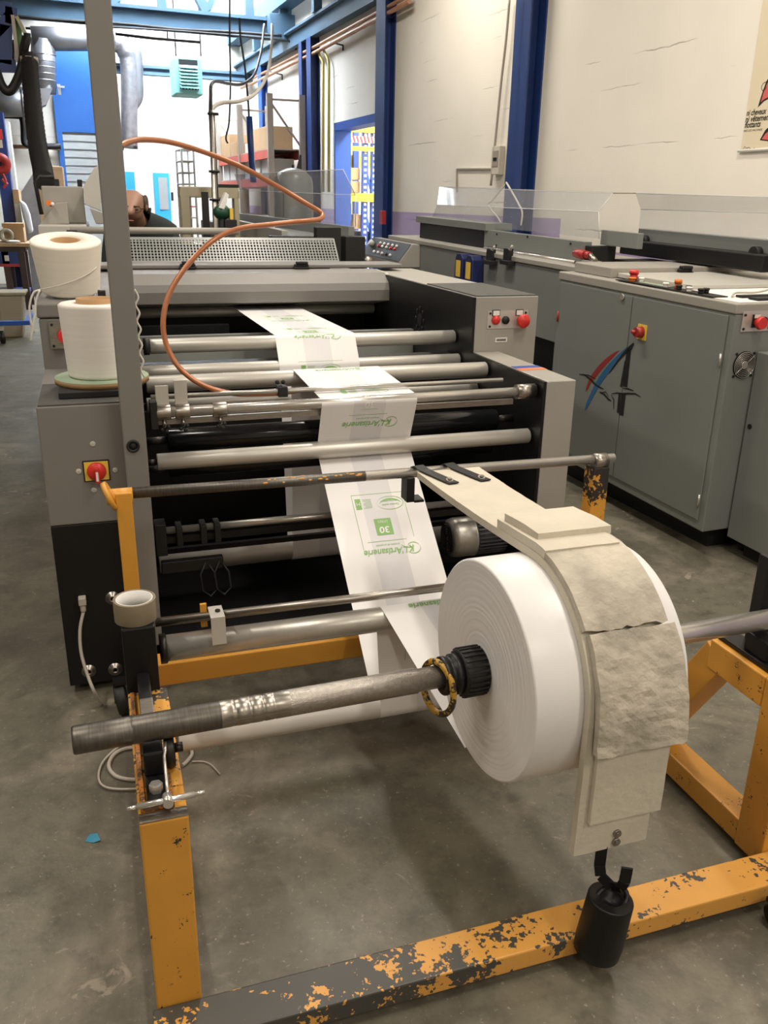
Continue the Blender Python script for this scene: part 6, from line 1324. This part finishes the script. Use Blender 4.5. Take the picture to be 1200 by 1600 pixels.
bt_ = empty('floor_trolley', at(5, 537, Z=0.0), 'low blue trolley bar with castor at the left edge', 'trolley')
q = at(5, 537, Z=0.0); yk = q.y-0.05; rwh = 0.075; a, c = at(-10, 506, Y=yk), at(46, 506, Y=yk)
MB().box(a.x, c.x, yk, yk+0.06, a.z-0.025, a.z+0.025).build('bar', M['blue'], bt_, bevel=0.004)
MB().box(c.x-0.05, c.x, yk+0.06, yk+0.8, a.z-0.025, a.z+0.025).build('bar', M['blue'], bt_, bevel=0.004)
MB().lathe([(0.01, -0.02), (rwh*0.98, -0.02), (rwh*0.98, 0.02), (0.01, 0.02)], (q.x, yk+0.05, rwh), (1, 0.3, 0), 24).build('castor_wheel', M['rubber'], bt_)
MB().box(q.x-0.03, q.x+0.03, yk+0.02, yk+0.08, rwh*2.02, a.z-0.026).build('castor_fork', M['chrome'], bt_)
# ------------------------------------------------------------------ person bending over behind the machine
def skin_mesh(name, verts, edges, radii, m, parent, sub=2, root=0):
    me = bpy.data.meshes.new(name); b = root_base(parent)
    me.from_pydata([V(v)-b for v in verts], edges, []); me.materials.append(m)
    o = bpy.data.objects.new(name, me); COL.objects.link(o); o.parent = parent
    sk = o.modifiers.new('skin', 'SKIN'); sk.use_smooth_shade = True
    d = me.skin_vertices[0].data
    for i, r in enumerate(radii): d[i].radius = (r, r) if not isinstance(r, tuple) else r; d[i].use_root = (i == root)
    ss = o.modifiers.new('sub', 'SUBSURF'); ss.levels = sub; ss.render_levels = sub
    return o
pe = empty('person', (0.36, 6.30, 0.0), 'balding man with glasses in a dark jacket bending down behind the machine', 'person')
vs = []; ed = []; ra = []
def pv(p, r, frm=None):
    vs.append(p); ra.append(r); i = len(vs)-1
    if frm is not None: ed.append((frm, i))
    return i
PX = 0.335; hx_, hy_, hz2 = 0.272, 5.90, 1.585
pel = pv((PX+0.02, 6.42, 0.97), 0.13); wa_ = pv((PX+0.02, 6.36, 1.12), 0.125, pel); che = pv((PX, 6.24, 1.31), 0.11, wa_); upc = pv((PX-0.01, 6.14, 1.40), 0.07, che)
nk = pv((PX-0.035, 6.03, 1.485), 0.058, upc); nk2 = pv((PX-0.05, 5.97, 1.535), 0.056, nk)
h1 = pv((hx_+0.005, hy_+0.01, hz2+0.01), 0.096, nk2); h2 = pv((hx_-0.006, hy_-0.04, hz2-0.05), 0.074, h1); h3 = pv((hx_-0.014, hy_-0.062, hz2-0.105), 0.048, h2)
ns_ = pv((hx_-0.024, hy_-0.126, hz2-0.075), 0.013, h2)
def fingers(i0, p, dx):
    for k in range(4):
        l = (0.075, 0.085, 0.08, 0.06)[k]; a = pv((p[0]-0.03+0.02*k, p[1]-0.075, p[2]-0.03), 0.0095, i0); b_ = pv((p[0]-0.03+0.02*k, p[1]-0.075-l*0.5, p[2]-0.05), 0.0085, a); pv((p[0]-0.03+0.02*k, p[1]-0.075-l*0.75, p[2]-0.075), 0.0075, b_)
    a = pv((p[0]-dx*0.045, p[1]-0.03, p[2]-0.025), 0.011, i0); pv((p[0]-dx*0.055, p[1]-0.07, p[2]-0.045), 0.009, a)
for sx in (1, -1):
    s_ = pv((PX+sx*0.165, 6.18, 1.35), 0.05, upc); e_ = pv((PX+sx*0.22, 6.03, 1.12), 0.045, s_); w_ = pv((PX+sx*0.15, 5.84, 1.03), 0.028, e_); pm = pv((PX+sx*0.14, 5.78, 1.01), 0.034, w_); fingers(pm, vs[pm], sx)
    hp2 = pv((PX+0.02+sx*0.09, 6.42, 0.90), 0.095, pel); kn2 = pv((PX+0.02+sx*0.10, 6.38, 0.49), 0.058, hp2); an = pv((PX+0.02+sx*0.10, 6.44, 0.09), 0.038, kn2); pv((PX+0.02+sx*0.11, 6.28, 0.04), 0.035, an)
body = skin_mesh('body', vs, ed, ra, M['skin'], pe)
# jacket over torso and arms
vs = []; ed = []; ra = []
c0_ = pv((PX+0.02, 6.42, 0.93), 0.165); c1_ = pv((PX+0.02, 6.36, 1.12), 0.16, c0_); c2_ = pv((PX, 6.22, 1.31), 0.185, c1_); c3_ = pv((PX-0.005, 6.10, 1.415), 0.155, c2_); pv((PX-0.035, 6.025, 1.475), 0.092, c3_)
for sx in (1, -1):
    s_ = pv((PX+sx*0.165, 6.15, 1.36), 0.115, c3_); e_ = pv((PX+sx*0.22, 6.03, 1.12), 0.064, s_); w_ = pv((PX+sx*0.155, 5.86, 1.035), 0.045, e_)
skin_mesh('jacket', vs, ed, ra, M['jacket'], pe)
vs = []; ed = []; ra = []
c0_ = pv((PX+0.02, 6.42, 0.96), 0.15)
for sx in (1, -1):
    a_2 = pv((PX+0.02+sx*0.09, 6.42, 0.86), 0.108, c0_); k_2 = pv((PX+0.02+sx*0.10, 6.38, 0.49), 0.076, a_2); pv((PX+0.02+sx*0.10, 6.44, 0.11), 0.06, k_2)
skin_mesh('trousers', vs, ed, ra, M['trousers'], pe)
for sx in (1, -1): MB().ball((PX+0.02+sx*0.105, 6.35, 0.04), (0.05, 0.14, 0.045), 14).build('shoe', M['black_matt'], pe)
# hair round the back and sides of the head, ears, glasses
b = MB()
for k in range(46):
    t = -0.35 + (math.pi+0.7)*k/45; c_ = V((hx_+0.003+0.088*math.cos(t), hy_+0.012+0.086*math.sin(t), hz2-0.012+0.012*math.sin(k*1.7)))
    b.ball(c_, (0.016, 0.016, 0.036), 7, k=6)
b.build('hair', M['hair'], pe)
for sx in (1, -1): MB().ball((hx_+sx*0.088, hy_-0.012, hz2-0.03), (0.012, 0.02, 0.032), 12).build('ear', M['skin'], pe)
gy = hy_-0.108; gz = hz2-0.052
b = MB()
for sx in (1, -1):
    b.tube([(hx_-0.008+sx*0.034+0.025*math.cos(t), gy+0.012*abs(math.cos(t)) , gz+0.018*math.sin(t)) for t in [2*math.pi*i/20 for i in range(20)]], 0.002, 6, closed=True)
    b.tube([(hx_-0.008+sx*0.059, gy+0.012, gz+0.004), (hx_+sx*0.088, hy_-0.01, gz+0.006)], 0.003, 6)
b.tube([(hx_-0.017, gy, gz+0.006), (hx_+0.001, gy, gz+0.006)], 0.003, 6); b.build('glasses', M['black_matt'], pe)
for sx in (1, -1): MB().ball((hx_-0.008+sx*0.033, hy_-0.104, gz), (0.010, 0.006, 0.004), 10).build('eye', M['black_matt'], pe)
for sx in (1, -1): MB().ball((hx_-0.008+sx*0.033, hy_-0.104, gz+0.020), (0.020, 0.008, 0.004), 10).build('eyebrow', M['hair'], pe)
MB().ball((hx_-0.018, hy_-0.108, hz2-0.117), (0.022, 0.008, 0.005), 10).build('mouth', M['skin_dark'], pe)
